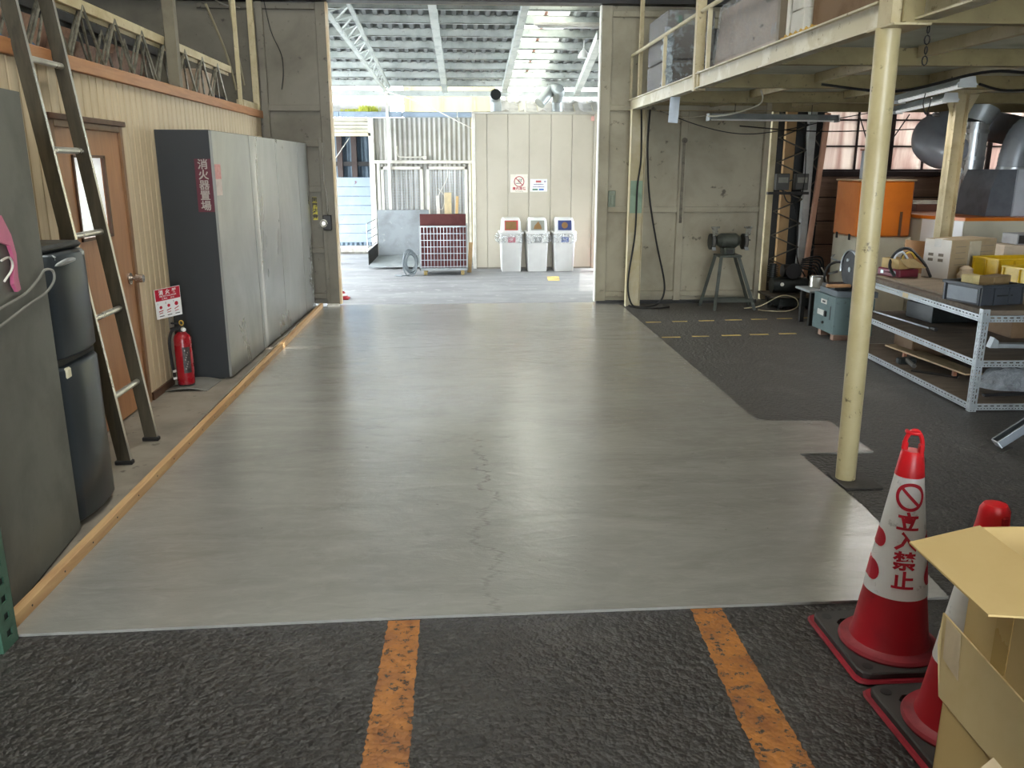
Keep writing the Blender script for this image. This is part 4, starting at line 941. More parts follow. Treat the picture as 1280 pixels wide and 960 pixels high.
# stored goods
solo(MB().box(-2.44, 7.75, 2.045, -2.2, 8.2, 2.32, .006), 'stored_carton', M('pale_stored_carton', (178, 156, 134), .8, 0, (160, 140, 118), 4), 'pale carton stored on the panelled room behind the girder', 'carton', (-2.5, 7.95, 2.045))
solo(MB().box(-2.66, 8.42, 2.045, -2.25, 8.75, 2.16, .006), 'dark_blue_case', M('dark_blue_case', (28, 32, 48), .5), 'dark blue case at the far end on the panelled room', 'case', (-2.45, 8.6, 2.045))
for i, (y0, y1, h, xx) in enumerate(((5.1, 6.3, .42, -2.72), (5.9, 6.9, .30, -2.66), (6.9, 7.6, .38, -2.67))):
    solo(MB(Matrix.Translation((xx, 0, 2.045)) @ Matrix.Rotation(.25, 4, 'Y')).box(-.015, y0, 0.005, .015, y1, h, .003), 'stored_board', OLDWOOD,
         ['long brown board leaning nearest on top of the panelled room', 'lower brown board leaning in the middle on the panelled room', 'brown board leaning farthest on the panelled room'][i], 'board', (xx, (y0 + y1) / 2, 2.045), 'brown boards stored on the panelled room')
solo(MB().box(-2.9, 6.2, 2.045, -2.75, 7.6, 2.5, .005), 'dark_plywood', M('dark_stored_panel', (40, 40, 42), .6), 'dark flat panel standing upright behind the leaning brown boards', 'panel', (-2.8, 6.9, 2.045))
mb = MB(); nx, ny = 8, 24; vs = []
for i in range(nx + 1):
    for j in range(ny + 1):
        x = -2.43 + .22 * i / nx; y = 3.5 + 1.5 * j / ny; e = min(i, nx - i) / 3
        vs.append((x, y, 2.046 + .11 * min(1, e) + .02 * math.sin(j * 1.9 + i) * min(1, e)))
mb.add(vs, [(i * (ny + 1) + j, (i + 1) * (ny + 1) + j, (i + 1) * (ny + 1) + j + 1, i * (ny + 1) + j + 1) for i in range(nx) for j in range(ny)], True)
solo(mb, 'blue_tarp', DKBLUE, 'folded blue tarpaulin on the panelled room behind the ladder', 'tarp', (-2.27, 4.2, 2.045))
for i in range(4):
    solo(MB().cyl((-2.27 - .04 * i, 5.2, 2.06 + .012 * i), (-2.29 - .04 * i, 7.2, 2.06 + .012 * i), .013, None, 10), 'stored_pipe', GALVDULL, ['galvanised pipe lying nearest the girder on the panelled room', 'second galvanised pipe behind the girder', 'third galvanised pipe behind the girder', 'fourth galvanised pipe, farthest behind the girder'][i], 'pipe', (-2.3 - .05 * i, 6.2, 2.047), 'pipes stored on the panelled room')

# ================================================================ MEZZANINE
mz = thing('mezzanine', 'cream steel mezzanine deck on a round column, right of the bay', 'mezzanine', (1.9, 3.76, 0))
DECKU = M('grey_deck_underside', (200, 204, 194), .6, 0, (176, 180, 168), 3, .4, .7)
XB = 1.87
mb = MB().box(XB - .004, 6.75, 2.085, XB + .004, 9.30, 2.195).box(XB - .03, 6.75, 2.085, XB + .04, 9.30, 2.093).box(XB - .03, 6.75, 2.187, XB + .04, 9.30, 2.195); mb.build('edge_beam', CREAMDIRTY, mz)
mb = MB().box(XB - .006, 3.82, 2.085, XB + .006, 6.68, 2.20).box(XB - .03, 3.82, 2.085, XB + .04, 6.68, 2.094).box(XB - .03, 3.82, 2.191, XB + .04, 6.68, 2.20); mb.build('edge_beam', CREAMDIRTY, mz)
mb = MB().box(XB + .10, 1.0, 2.10, XB + .112, 3.70, 2.22).box(XB + .06, 1.0, 2.10, XB + .15, 3.70, 2.109).box(XB + .06, 1.0, 2.211, XB + .15, 3.70, 2.22); mb.build('edge_beam', CREAMDIRTY, mz)
MB().box(XB - .045, 3.62, 2.075, XB + .12, 3.86, 2.085, .002).build('column_head', CREAM, mz)
solo(MB().box(XB - .03, 3.68, 2.085, XB + .075, 3.80, 4.9, .002), 'tall_post', CREAM, 'broad cream post standing directly above the round column', 'post', (XB, 3.74, 2.09))
for y in (2.2, 3.66, 5.12, 6.58, 8.04, 9.30):
    MB().box(XB + .01, y - .006, 2.085, 6.6, y + .006, 2.185).box(XB + .01, y - .03, 2.085, 6.6, y + .03, 2.093).build('cross_beam', BEAM, mz)
yb = [2.2, 3.66, 5.12, 6.58, 8.04, 9.30]
for j in range(5):
    for x in (2.75, 3.65, 4.55, 5.45): MB().box(x - .02, yb[j] + .03, 2.125, x + .02, yb[j + 1] - .03, 2.192).build('joist', CREAM, mz)
for j in range(5):
    for i, (xa, xb) in enumerate(((XB + .01, 3.2), (3.2, 4.55), (4.55, 6.6))): MB().box(xa + .002, yb[j] + .002 - (.5 if j == 0 else 0), 2.194, xb - .002, yb[j + 1] - .002, 2.212).build('deck_plate', DECKU, mz)
col = MB().cyl((1.895, 3.756, .012), (1.872, 3.756, 2.08), .047, .052, 32).build('round_column', M('cream_column', (190, 176, 134), .42, 0, (176, 160, 116), 5, c3=(104, 92, 66), s3=14), mz, angle=.9)
MB().box(1.835, 3.62, .0, 2.02, 3.83, .012, .003).build('column_base', M('dusty_base_plate', (64, 60, 55), .6, .2), mz)
pf = MB().box(1.835, 9.06, .01, 1.99, 9.075, 2.085).box(1.832, 9.0, .01, 1.842, 9.08, 2.085).box(1.985, 9.02, .01, 1.993, 9.08, 2.085).build('far_column', M('cream_worn', (186, 172, 132), .5, 0, (206, 198, 172), 3), mz)
MB().box(1.845, 9.052, 1.02, 1.982, 9.062, 1.36).build('green_band', M('faded_green_band', (142, 166, 140), .5), mz)
p2 = MB().box(4.11, 6.95, 0, 4.117, 7.05, 2.085).box(4.213, 6.95, 0, 4.22, 7.05, 2.085).box(4.11, 6.995, 0, 4.22, 7.003, 2.085)
p2.prism([(4.11, 6.99, 1.9), (4.02, 6.99, 2.085), (4.11, 6.99, 2.085)], (0, .012, 0)).prism([(4.23, 6.99, 1.9), (4.32, 6.99, 2.085), (4.23, 6.99, 2.085)], (0, .012, 0)).build('middle_column', CREAM, mz)
# railing
RL = M('railing_cream', (196, 184, 150), .45)
rlg = thing('deck_railing', 'cream pipe railing along the far edge of the mezzanine deck', 'railing', (XB, 8, 2.2))
MB().tube([(XB, 9.29, 2.20), (XB, 9.29, 2.62), (XB, 9.27, 2.64), (XB, 6.62, 2.64), (XB, 6.60, 2.64), (XB, 4.9, 2.64)], .016, 10).build('handrail', RL, rlg)
for y in (7.83, 6.47): MB().box(XB - .014, y - .014, 2.195, XB + .014, y + .014, 2.63).build('rail_post', RL, rlg)
solo(MB().box(XB + .02, 9.02, 2.195, XB + .06, 9.06, 4.9, .003), 'tall_post', CREAM, 'thin cream post rising at the far corner of the mezzanine', 'post', (XB + .04, 9.04, 2.2))
solo(MB().box(XB - .035, 6.685, 2.07, XB + .035, 6.745, 4.9, .003), 'tall_post', CREAM, 'broad cream post between railing and edge beam of the mezzanine', 'post', (XB, 6.7, 2.07))
solo(MB().box(XB - .02, 5.0, 2.20, XB + .02, 5.05, 4.9, .003), 'tall_post', M('brown_post', (104, 92, 74), .5), 'brown square post on the deck edge beside the white cartons', 'post', (XB, 5.02, 2.2))
MB().box(XB - .02, 6.64, 2.07, XB + .045, 6.675, 2.215, .003).build('splice_plate', CREAM, mz)
ch = MB()
for i in range(13):
    y = 4.95 - i * .036; z = 2.206
    ch.tube(arc((XB - .012, y, z), .0125, 0, 2 * PI, 8, (0, 1, 0), (0, .3 * (i % 2), 1) if i % 2 else (1, 0, .2))[:-1], .0045, 5, True)
o = solo(ch, 'yellow_chain', M('yellow_chain', (206, 160, 40), .4), 'yellow plastic chain lying along the mezzanine edge beam', 'chain', (XB - .03, 4.6, 2.2))
mb = MB()
for i in range(4): mb.tube(arc((2.02, 3.70, 2.07 - i * .042), .012 if i % 2 else .010, 0, 2 * PI, 8, (1, 0, 0) if i % 2 else (0, 1, 0), (0, 0, 1.6))[:-1], .003, 5, True)
solo(mb, 'hanging_chain', DARKSTEEL, 'short dark chain hanging under the deck beside the round column', 'chain', (2.02, 3.70, 1.9))
solo(MB().prism([(1.821, 7.40, 1.873), (1.905, 7.40, 1.867), (1.918, 7.40, 2.083), (1.832, 7.40, 2.083)], (0, -.002, 0)), 'paper_notice', M('pale_blue_paper', (196, 206, 216), .6), 'pale blank paper notice hanging from the mezzanine edge beam', 'paper', (1.842, 7.40, 1.89))
# goods on the mezzanine
def carton(name, x0, y0, z0, x1, y1, z1, mat, label, rot=0, group=None, cat='carton'):
    cx, cy = (x0 + x1) / 2, (y0 + y1) / 2
    t = thing(name, label, cat, (cx, cy, z0), group); T = Matrix.Translation((cx, cy, 0)) @ Matrix.Rotation(rot, 4, 'Z') @ Matrix.Translation((-cx, -cy, 0))
    MB(T).box(x0, y0, z0, x1, y1, z1, .004).build('box_body', mat, t)
    return t, T
ZD = 2.212
WRAPC = M('wrapped_dark_carton', (92, 84, 76), .7, 0, (80, 72, 66), 3)
t, T = carton('wrapped_carton', 1.93, 8.0, ZD, 2.55, 8.75, ZD + .235, WRAPC, 'lower dark film wrapped carton behind the railing at the deck corner')
MB(T).box(2.20, 7.996, ZD + .03, 2.235, 8.0, ZD + .20).build('green_mark', M('green_print', (40, 96, 72), .6), t)
MB(T).box(1.92, 7.985, ZD, 2.56, 8.76, ZD + .245, .02).build('film_wrap', FILM, t)
t, T = carton('wrapped_carton', 1.93, 8.02, ZD + .25, 2.36, 8.75, ZD + .66, WRAPC, 'upper dark film wrapped carton with pale labels at the deck corner')
MB(T).box(2.08, 8.014, ZD + .54, 2.20, 8.019, ZD + .63).build('pale_label', M('dusty_label', (150, 146, 138), .6), t)
MB(T).box(2.21, 8.014, ZD + .27, 2.27, 8.019, ZD + .31).build('pale_label', M('dusty_label', (150, 146, 138), .6), t)
MB(T).box(2.01, 8.014, ZD + .56, 2.06, 8.019, ZD + .62).build('green_mark', M('green_print', (40, 96, 72), .6), t)
MB(T).box(1.92, 8.005, ZD + .245, 2.37, 8.76, ZD + .67, .02).build('film_wrap', FILM, t)
mb = MB(); random.seed(3)
for i in range(9):
    z = ZD + .02 + i * .055; mb.tube([(1.90 + random.uniform(-.01, .03), 7.9 + .1 * math.sin(k * 1.3 + i), z + random.uniform(-.02, .02)) for k in range(5)], [.01, .03, .04, .03, .012], 7)
solo(mb, 'loose_film', mat_sheet('loose_white_film', (226, 234, 240), .4, alpha=.6, scale=6), 'bunched clear film hanging beside the deck corner cartons', 'film', (1.9, 7.95, ZD))
t, T = carton('dark_case', 2.42, 8.25, ZD + .245, 2.78, 8.75, ZD + .55, M('dark_case', (50, 50, 50), .6), 'dark case with a pale label standing beside the upper wrapped carton', cat='case')
MB(T).box(2.46, 8.244, ZD + .34, 2.62, 8.249, ZD + .45).build('pale_label', M('dusty_label', (150, 146, 138), .6), t)
wp = thing('wrapped_stack', 'stack of brown panels wrapped in shiny clear film on the deck edge', 'stack', (2.05, 6.0, ZD))
BRP = M('brown_board_pack', (150, 134, 124), .6, 0, (132, 116, 106), 3)
for i in range(3): MB(Matrix.Translation((1.96 + .09 * i, 0, ZD)) @ Matrix.Rotation(.10, 4, 'Y')).box(0, 5.25, .012, .075, 6.62 - .1 * i, .42 + .02 * i, .006).build('panel', BRP, wp)
MB(Matrix.Translation((1.945, 0, ZD)) @ Matrix.Rotation(.10, 4, 'Y')).box(0, 5.23, .035, .31, 6.66, .475, .03).build('film_wrap', FILM, wp)
m = MB()
for y, z, w_ in ((5.42, .30, .22), (5.62, .16, .07), (5.75, .10, .05)):
    for k in range(int(w_ / .03)): m.box(1.953 + .1 * z, y + k * .03, ZD + z, 1.955 + .1 * z, y + k * .03 + .018, ZD + z + random.uniform(.012, .02))
m.build('stencil_print', TEXTD, wp)
for i, (y0, y1, h, lab) in enumerate(((5.14, 5.19, .46, 'white board leaning beside the film wrapped panels'), (4.93, 5.12, .155, 'lower white carton beside the brown post on the deck'), (4.95, 5.11, .36, 'upper white carton beside the brown post on the deck'))):
    z0 = ZD if i < 2 else ZD + .158
    carton('white_carton' if i else 'white_board', 1.96, y0, z0, 2.3, y1, ZD + h, M('white_carton', (212, 208, 196), .6), lab, cat='carton' if i else 'board')
carton('brown_carton', 1.99, 3.9, ZD, 2.6, 4.88, ZD + .5, M('dark_brown_carton', (112, 86, 58), .8), 'large brown carton on the mezzanine above the round column')

# ---- lights and cables under the deck
def tube_fixture(label, p0, p1, watts=0):
    t = thing('fluorescent_fixture', label, 'light', tuple((Vector(p0) + Vector(p1)) / 2)); a, b = Vector(p0), Vector(p1); d = (b - a).normalized(); s_ = d.cross(Vector((0, 0, 1))).normalized()
    mb = MB()
    prof = [(-.07, -.012), (-.02, .04), (.02, .04), (.07, -.012), (.064, -.016), (.017, .032), (-.017, .032), (-.064, -.016)]
    P = [a + s_ * u + Vector((0, 0, v)) for u, v in prof]; mb.prism(P, b - a); mb.build('reflector', GALVDULL, t)
    MB().cyl(a + Vector((0, 0, -.012)) + d * .03, b + Vector((0, 0, -.012)) - d * .03, .0145, None, 12).build('tube', GLOWTUBE if watts else WHITE, t)
    if watts:  # fill lamp added below the fixture to brighten the machines, tubes are off
        q_ = (a + b) / 2; o_ = area('added_deck_fill', (q_.x, q_.y, q_.z - .03), .04, (b - a).length * .95, watts, (0, 0, math.atan2(-d.x, d.y)))
    for e, sg in ((a, 1), (b, -1)): MB().prism([e + s_ * u + Vector((0, 0, v)) for u, v in ((-.058, -.03), (.058, -.03), (.045, .04), (-.045, .04))], d * .012 * -sg).build('end_cap', M('fixture_end', (190, 194, 192), .4), t)
    for f in (.2, .8): q_ = a.lerp(b, f); MB().cyl(q_ + Vector((0, 0, .035)), (q_.x, q_.y, 2.10), .003, None, 6).build('hanger', DARKSTEEL, t)
    return t
tube_fixture('long grey strip light hanging left under the mezzanine deck', (2.50, 8.5, 1.975), (3.80, 8.5, 1.965))
tube_fixture('shiny strip light hanging under the deck right of the round column', (3.34, 5.56, 2.035), (3.64, 7.0, 2.035), 6)
tube_fixture('second strip light hanging behind the shiny one under the deck', (3.70, 6.35, 2.0), (4.02, 7.75, 2.0), 6)
cable('deck_cable', [(2.02, 8.9, 2.07), (2.2, 8.8, 2.02), (2.35, 8.7, 1.99), (2.5, 8.5, 2.0)], .005, M('dusty_cable', (140, 132, 112), .6), 'dusty pale cable sagging from the far column to the strip light')
cable('deck_cable', [(2.1, 8.9, 2.06), (2.5, 8.7, 1.90), (2.9, 8.7, 1.83), (3.3, 8.7, 1.86), (3.9, 8.7, 1.98), (4.3, 8.7, 2.05)], .005, BLACKCABLE, 'dark cable sagging behind the long grey strip light')
cable('deck_cable', [(2.55, 6.0, 2.06), (3.0, 5.8, 2.0), (3.3, 5.35, 2.075), (3.6, 5.3, 2.07), (4.2, 5.3, 2.06)], .010, BLACKCABLE, 'thick black cable running over the shiny strip light')
cable('deck_cable', [(2.44, 6.9, 2.10), (2.46, 6.9, 2.03), (2.43, 6.95, 1.98), (2.3, 7.2, 1.93), (2.2, 7.5, 1.93)], .007, M('pale_conduit', (176, 170, 150), .5), 'pale flexible conduit bending down from a deck joist')
cable('deck_cable', [(3.45, 5.6, 2.03), (3.7, 5.7, 2.0), (4.1, 5.8, 2.03), (4.6, 5.9, 2.08)], .009, BLACKCABLE, 'thick black cable drooping right of the shiny strip light')
cable('drop_cable', [(3.42, 6.2, 2.02), (3.44, 6.25, 1.95), (3.50, 6.3, 1.88), (3.47, 6.2, 1.99)], .004, BLACKCABLE, 'thin black drop cord with a small box by the window')
solo(MB().box(3.55, 6.28, 1.865, 3.60, 6.31, 1.895, .004).tube([(3.48, 6.3, 1.90), (3.52, 6.3, 1.88), (3.56, 6.295, 1.88)], .004, 6), 'switch_box', DARKSTEEL, 'small dark switch box dangling below the strip light', 'switch', (3.57, 6.3, 1.87))
cable('cross_rod', [(3.05, 9.2, 1.93), (4.0, 9.3, 1.88), (5.4, 9.4, 1.92)], .007, BLACKCABLE, 'thin dark rod stretched across the steel window', 'rod')
cable('brace_wire', [(4.86, 9.9, 1.40), (5.3, 9.9, 2.1)], .007, BLACKCABLE, 'thin dark brace wire slanting across the middle of the window', 'wire')
cable('brace_wire', [(5.02, 9.92, 1.35), (4.70, 9.92, 2.1)], .007, BLACKCABLE, 'thin dark wire crossing the brace wire before the window', 'wire')
cable('column_cable', [(1.925, 8.985, 2.08), (1.94, 8.98, 1.6), (1.91, 8.97, 1.3), (1.90, 8.96, .8), (1.84, 8.95, .3), (1.88, 8.94, .06), (1.98, 8.92, .02), (2.15, 8.96, .03), (2.24, 8.98, .12), (2.25, 9.0, .3), (2.15, 9.0, .7), (2.05, 9.0, 1.2), (2.01, 9.0, 1.7), (2.02, 9.0, 2.08)], .010, BLACKCABLE, 'black cable hanging in a long loop on the far cream column')
cable('floor_cable', [(1.86, 8.97, .03), (1.95, 8.9, .016), (2.15, 8.85, .016), (2.3, 8.92, .016)], .009, BLACKCABLE, 'black cable end lying at the foot of the far column')

# ================================================================ RIGHT SIDE MACHINES
# ---- lattice stanchion with boxes
ls = thing('lattice_stanchion', 'tall lattice stanchion with electric boxes right of the cream door', 'stanchion', (3.8, 9.6, 0))
MB().box(3.52, 9.50, 0, 3.59, 9.58, 2.45, .004).build('stanchion_post', CREAM, ls)
MB().box(3.93, 9.46, 0, 4.01, 9.54, 2.45, .004).build('stanchion_post', M('grey_post', (164, 164, 158), .45, .2), ls)
MB().box(3.72, 9.60, 0, 3.84, 9.66, 2.45, .004).build('stanchion_post', M('tan_timber', (168, 134, 90), .6, 0, (150, 118, 78), 5), ls)
MB().box(3.58, 9.68, 0, 4.2, 9.70, 2.45).build('back_plate', M('stanchion_dark', (34, 36, 36), .6), ls)
LAC = M('lacing_steel', (96, 90, 78), .5, .3)
for k in range(8):
    z = .20 + k * .27
    MB().tube([(3.60, 9.49, z), (3.93, 9.49, z + .135)], .008, 6).build('lacing_bar', LAC, ls); MB().tube([(3.93, 9.49, z + .135), (3.60, 9.49, z + .27)], .008, 6).build('lacing_bar', LAC, ls)
    MB().tube([(4.02, 9.50, z + .02), (4.13, 9.50, z + .13)], .007, 6).build('lacing_bar', LAC, ls); MB().tube([(4.13, 9.50, z + .13), (4.02, 9.50, z + .25)], .007, 6).build('lacing_bar', LAC, ls)
MB().box(3.50, 9.42, 1.20, 3.97, 9.47, 1.23).build('box_shelf', DARKSTEEL, ls)
for x in (3.58, 3.80): bx = MB().box(x, 9.40, 1.25, x + .15, 9.48, 1.43, .006).build('electric_box', M('dark_electric_box', (70, 70, 66), .5), ls); MB().box(x + .02, 9.394, 1.33, x + .13, 9.40, 1.39).build('box_window', M('box_window', (130, 130, 120), .4), bx)
solo(MB().bar((3.985, 9.42, .0), (4.10, 9.40, 2.08), .05, .05, (0, 1, 0)), 'pink_timber', M('pinkish_timber', (196, 150, 122), .6, 0, (178, 132, 106), 4), 'pinkish timber leaning beside the grey stanchion post', 'timber', (4.0, 9.42, 0))
cable('stanchion_cable', [(3.75, 9.41, 1.23), (3.86, 9.40, .9), (3.88, 9.38, .5), (3.92, 9.2, .3)], .008, BLACKCABLE, 'black cable running down from the electric boxes')
cable('stanchion_cable', [(3.66, 9.41, 1.25), (3.72, 9.38, 1.12), (3.86, 9.39, 1.16), (3.9, 9.40, 1.45), (3.86, 9.42, 2.0)], .006, BLACKCABLE, 'thin black cable looping up from the electric boxes')

# ---- bench grinder on its stand
gs = thing('bench_grinder', 'dark bench grinder on a four legged angle iron stand before the door', 'grinder', (2.93, 8.9, 0))
for tx, ty, bx, by in ((2.81, 8.80, 2.745, 8.72), (3.00, 8.80, 3.19, 8.72), (2.80, 8.98, 2.68, 9.06), (3.01, 8.98, 3.24, 9.06)):
    MB().bar((bx, by, 0), (tx, ty, .57), .034, .006, (0, 1, 0)).bar((bx + .016, by + .015, 0), (tx + .016, ty + .015, .57), .006, .034, (0, 1, 0)).build('leg', GRIND, gs)
MB().bar((2.76, 8.73, .11), (3.17, 8.73, .11), .006, .04).build('stretcher', GRIND, gs); MB().bar((2.70, 9.05, .08), (3.22, 9.05, .08), .006, .035).build('stretcher', GRIND, gs)
MB().box(2.785, 8.78, .565, 3.03, 9.0, .588, .003).build('stand_top', GRIND, gs)
MB().box(2.845, 8.82, .588, 2.965, 8.97, .665, .012).build('grinder_base', GRIND, gs)
MB().cyl((2.775, 8.90, .735), (2.825, 8.90, .735), .045, .078, 24).cyl((2.825, 8.90, .735), (2.985, 8.90, .735), .078, None, 24).cyl((2.985, 8.90, .735), (3.035, 8.90, .735), .078, .045, 24).build('motor', GRIND, gs)
for x0, x1 in ((2.705, 2.75), (3.06, 3.105)):
    MB().cyl((x0, 8.90, .725), (x1, 8.90, .725), .085, None, 28).build('wheel_guard', BLACKTOOL, gs)
    MB().cyl((x0 + .010, 8.885, .722), (x1 - .010, 8.885, .722), .080, None, 28).build('wheel', M('grinding_wheel', (104, 102, 98), .8), gs)
    xm = (x0 + x1) / 2; sgn = -1 if x0 < 2.9 else 1
    MB().bar((xm, 8.84, .79), (xm + sgn * .01, 8.80, .88), .022, .006, (0, 1, 0)).build('shield_arm', GALVDULL, gs)
    MB().bar((xm, 8.82, .67), (xm, 8.79, .64), .04, .006, (0, 1, 0)).build('tool_rest', GALVDULL, gs)
    MB().box(xm - .045, 8.785, .872, xm + .045, 8.805, .892, .004).bar((xm + sgn * .01, 8.80, .88), (xm - sgn * .005, 8.79, .80), .06, .004, (0, 1, 0)).build('eye_shield', mat_sheet('eye_shield', (170, 170, 160), .3, alpha=.6), gs)
MB().cyl((3.105, 8.90, .74), (3.15, 8.90, .74), .008, None, 8).build('spindle', GRIND, gs)
MB().box(2.87, 8.812, .605, 2.94, 8.822, .645, .002).build('name_plate', DARKSTEEL, gs)

# ---- dark compressor heap
cp = thing('compressor', 'black oily compressor on a low trolley beside the lattice stanchion', 'compressor', (3.65, 8.95, 0))
MB().box(3.36, 8.72, .13, 3.86, 9.14, .155, .004).build('trolley_deck', M('oily_deck', (84, 76, 64), .6, .2), cp)
MB().box(3.46, 8.74, .03, 3.84, 9.10, .13, .01).build('trolley_base', BLACKTOOL, cp)
for x in (3.46, 3.78):
    for y in (8.76, 9.06): MB().cyl((x, y, .03), (x + .04, y, .03), .03, None, 14).build('wheel', BLACK, cp)
MB().cyl((3.42, 8.90, .25), (3.80, 8.90, .25), .085, None, 24).build('tank', BLACKTOOL, cp)
MB().cyl((3.55, 8.95, .40), (3.74, 8.95, .40), .07, None, 20).build('motor', M('compressor_dark', (40, 42, 44), .45, .3, (58, 58, 56), 12), cp)
mb = MB()
for i in range(6): mb.cyl((3.44, 8.95, .34 + i * .022), (3.44, 8.95, .346 + i * .022), .06, None, 16)
mb.cyl((3.44, 8.95, .33), (3.44, 8.95, .48), .04).build('pump_fins', BLACKTOOL, cp)
MB().cyl((3.62, 8.80, .41), (3.62, 8.815, .41), .085, None, 24).build('flywheel', BLACK, cp)
MB().cyl((3.50, 8.80, .27), (3.50, 8.79, .27), .02, None, 12).build('pressure_gauge', WHITEPAINT, cp)
hp = MB()
for i in range(6): hp.tube(smooth_path([(3.70, 8.84 - .01 * i, .44 + .02 * i), (3.84 + .015 * i, 8.80, .40 + .03 * i), (3.88 + .01 * i, 8.78, .25), (3.80, 8.76, .18 + .01 * i)]), .010, 6)
o = hp.build('hoses', BLACK, cp); o['kind'] = 'stuff'
cable('cream_wire', [(3.22, 8.7, .012), (3.3, 8.62, .012), (3.5, 8.6, .012), (3.62, 8.62, .06), (3.6, 8.66, .14), (3.45, 8.68, .165), (3.25, 8.72, .05), (3.1, 8.8, .012)], .005, M('cream_wire', (196, 186, 150), .5), 'cream wire looping over the black compressor trolley')
solo(MB().tube(smooth_path([(3.84, 8.62, .47), (3.86, 8.55, .40), (3.87, 8.52, .30)]), .007, 6).tube([(3.87, 8.52, .30), (3.74, 8.50, .19)], .008, 6).tube([(3.87, 8.52, .30), (3.87, 8.50, .17)], .008, 6).cyl((3.855, 8.52, .32), (3.885, 8.52, .26), .018), 'white_lever', WHITEPAINT, 'white painted lever rods beside the black compressor', 'lever', (3.85, 8.55, .2))

# ---- cut-off machine in green with black wheel guard
cm = thing('cut_off_machine', 'green cut off machine with black wheel guard behind the round column', 'machine', (3.36, 7.1, 0))
T = Rz(0, (3.30, 7.05, 0))
mb = MB().prism([(3.303, 7.50, .06), (3.303, 7.06, .06), (3.62, 6.98, .06), (3.62, 7.45, .06)], (0, 0, .33)); mb.build('base_cabinet', GREENM, cm)
MB().box(3.33, 7.1, .0, 3.60, 7.16, .06).box(3.33, 7.36, .0, 3.60, 7.42, .06).build('skid', OLDWOOD, cm)
FP = lambda t, z, o=.002: Vector((3.303 - o, 7.50 - .44 * t, .06 + z))
MB().prism([FP(.35, .245), FP(.62, .245), FP(.62, .285), FP(.35, .285)], (-.002, 0, 0)).prism([FP(.22, .135), FP(.55, .135), FP(.55, .185), FP(.22, .185)], (-.002, 0, 0)).build('white_labels', M('machine_label', (212, 210, 200), .5), cm)
MB().prism([FP(.42, .257, .0045), FP(.56, .257, .0045), FP(.56, .272, .0045), FP(.42, .272, .0045)], (-.0005, 0, 0)).build('label_print', TEXTD, cm)
MB().box(3.285, 7.215, .195, 3.302, 7.245, .245, .004).build('switch', BLACK, cm)
MB().prism([FP(.80, .12), FP(.83, .12), FP(.83, .24), FP(.80, .24)], (-.002, 0, 0)).build('slot', BLACK, cm)
MB().cyl((3.303, 7.27, .14), (3.288, 7.27, .13), .012, None, 10).build('lock_knob', DARKSTEEL, cm)
MB().prism([(3.34, 7.48, .39), (3.33, 7.10, .39), (3.66, 7.02, .39), (3.66, 7.45, .39)], (0, 0, .05)).build('top_plate', M('grey_cast_top', (96, 104, 108), .5, .2), cm)
MB().cyl((3.47, 7.2, .62), (3.55, 7.2, .62), .165, None, 32).build('wheel_guard', M('guard_black', (14, 14, 15), .55), cm)
MB().tube(arc((3.465, 7.2, .62), .168, -.2, PI * .95, 24, (0, 1, 0), (0, 0, 1)), .010, 8).build('guard_rim', GALV, cm)
MB().cyl((3.462, 7.2, .62), (3.47, 7.2, .62), .022, None, 20).cyl((3.455, 7.24, .70), (3.47, 7.24, .70), .014, None, 12).build('hub', GALVDULL, cm)
MB().box(3.30, 7.10, .46, 3.62, 7.35, .49).build('work_bed', DARKSTEEL, cm)
MB().box(3.19, 7.0, .488, 3.40, 7.04, .515, .004).build('wood_handle', M('wood_handle', (176, 132, 88), .6), cm)
sb = thing('cast_side_table', 'grey cast side table behind the green machine', 'table', (3.45, 7.9, 0))
MB().box(3.36, 7.75, .33, 3.78, 8.1, .352, .004).build('table_top', GALVDULL, sb); MB().box(3.40, 7.80, 0, 3.44, 7.84, .33).build('leg', DARKSTEEL, sb); MB().box(3.70, 7.80, 0, 3.74, 7.84, .33).build('leg', DARKSTEEL, sb); MB().box(3.40, 8.02, 0, 3.44, 8.06, .33).build('leg', DARKSTEEL, sb); MB().box(3.70, 8.02, 0, 3.74, 8.06, .33).build('leg', DARKSTEEL, sb)
pt_ = thing('steel_pot', 'small steel pot standing on the cast side table', 'pot', (3.53, 7.98, .353))
MB().lathe([(.07, .354), (.078, .36), (.078, .455), (.084, .462), (.076, .460), (.072, .37), (.0, .37)], (3.53, 7.98, 0), 24).build('pot_body', ALU, pt_)
MB().bar((3.53, 7.90, .47), (3.42, 7.86, .475), .016, .006).build('pot_handle', GALV, pt_)
cable('rubber_hose', [(3.78, 7.93, .30), (3.82, 7.9, .45), (3.72, 7.88, .60), (3.60, 7.9, .58), (3.56, 7.9, .45), (3.64, 7.9, .33), (3.76, 7.93, .36)], .012, BLACK, 'black rubber hose hooked in a ring on the cream machine', 'hose')

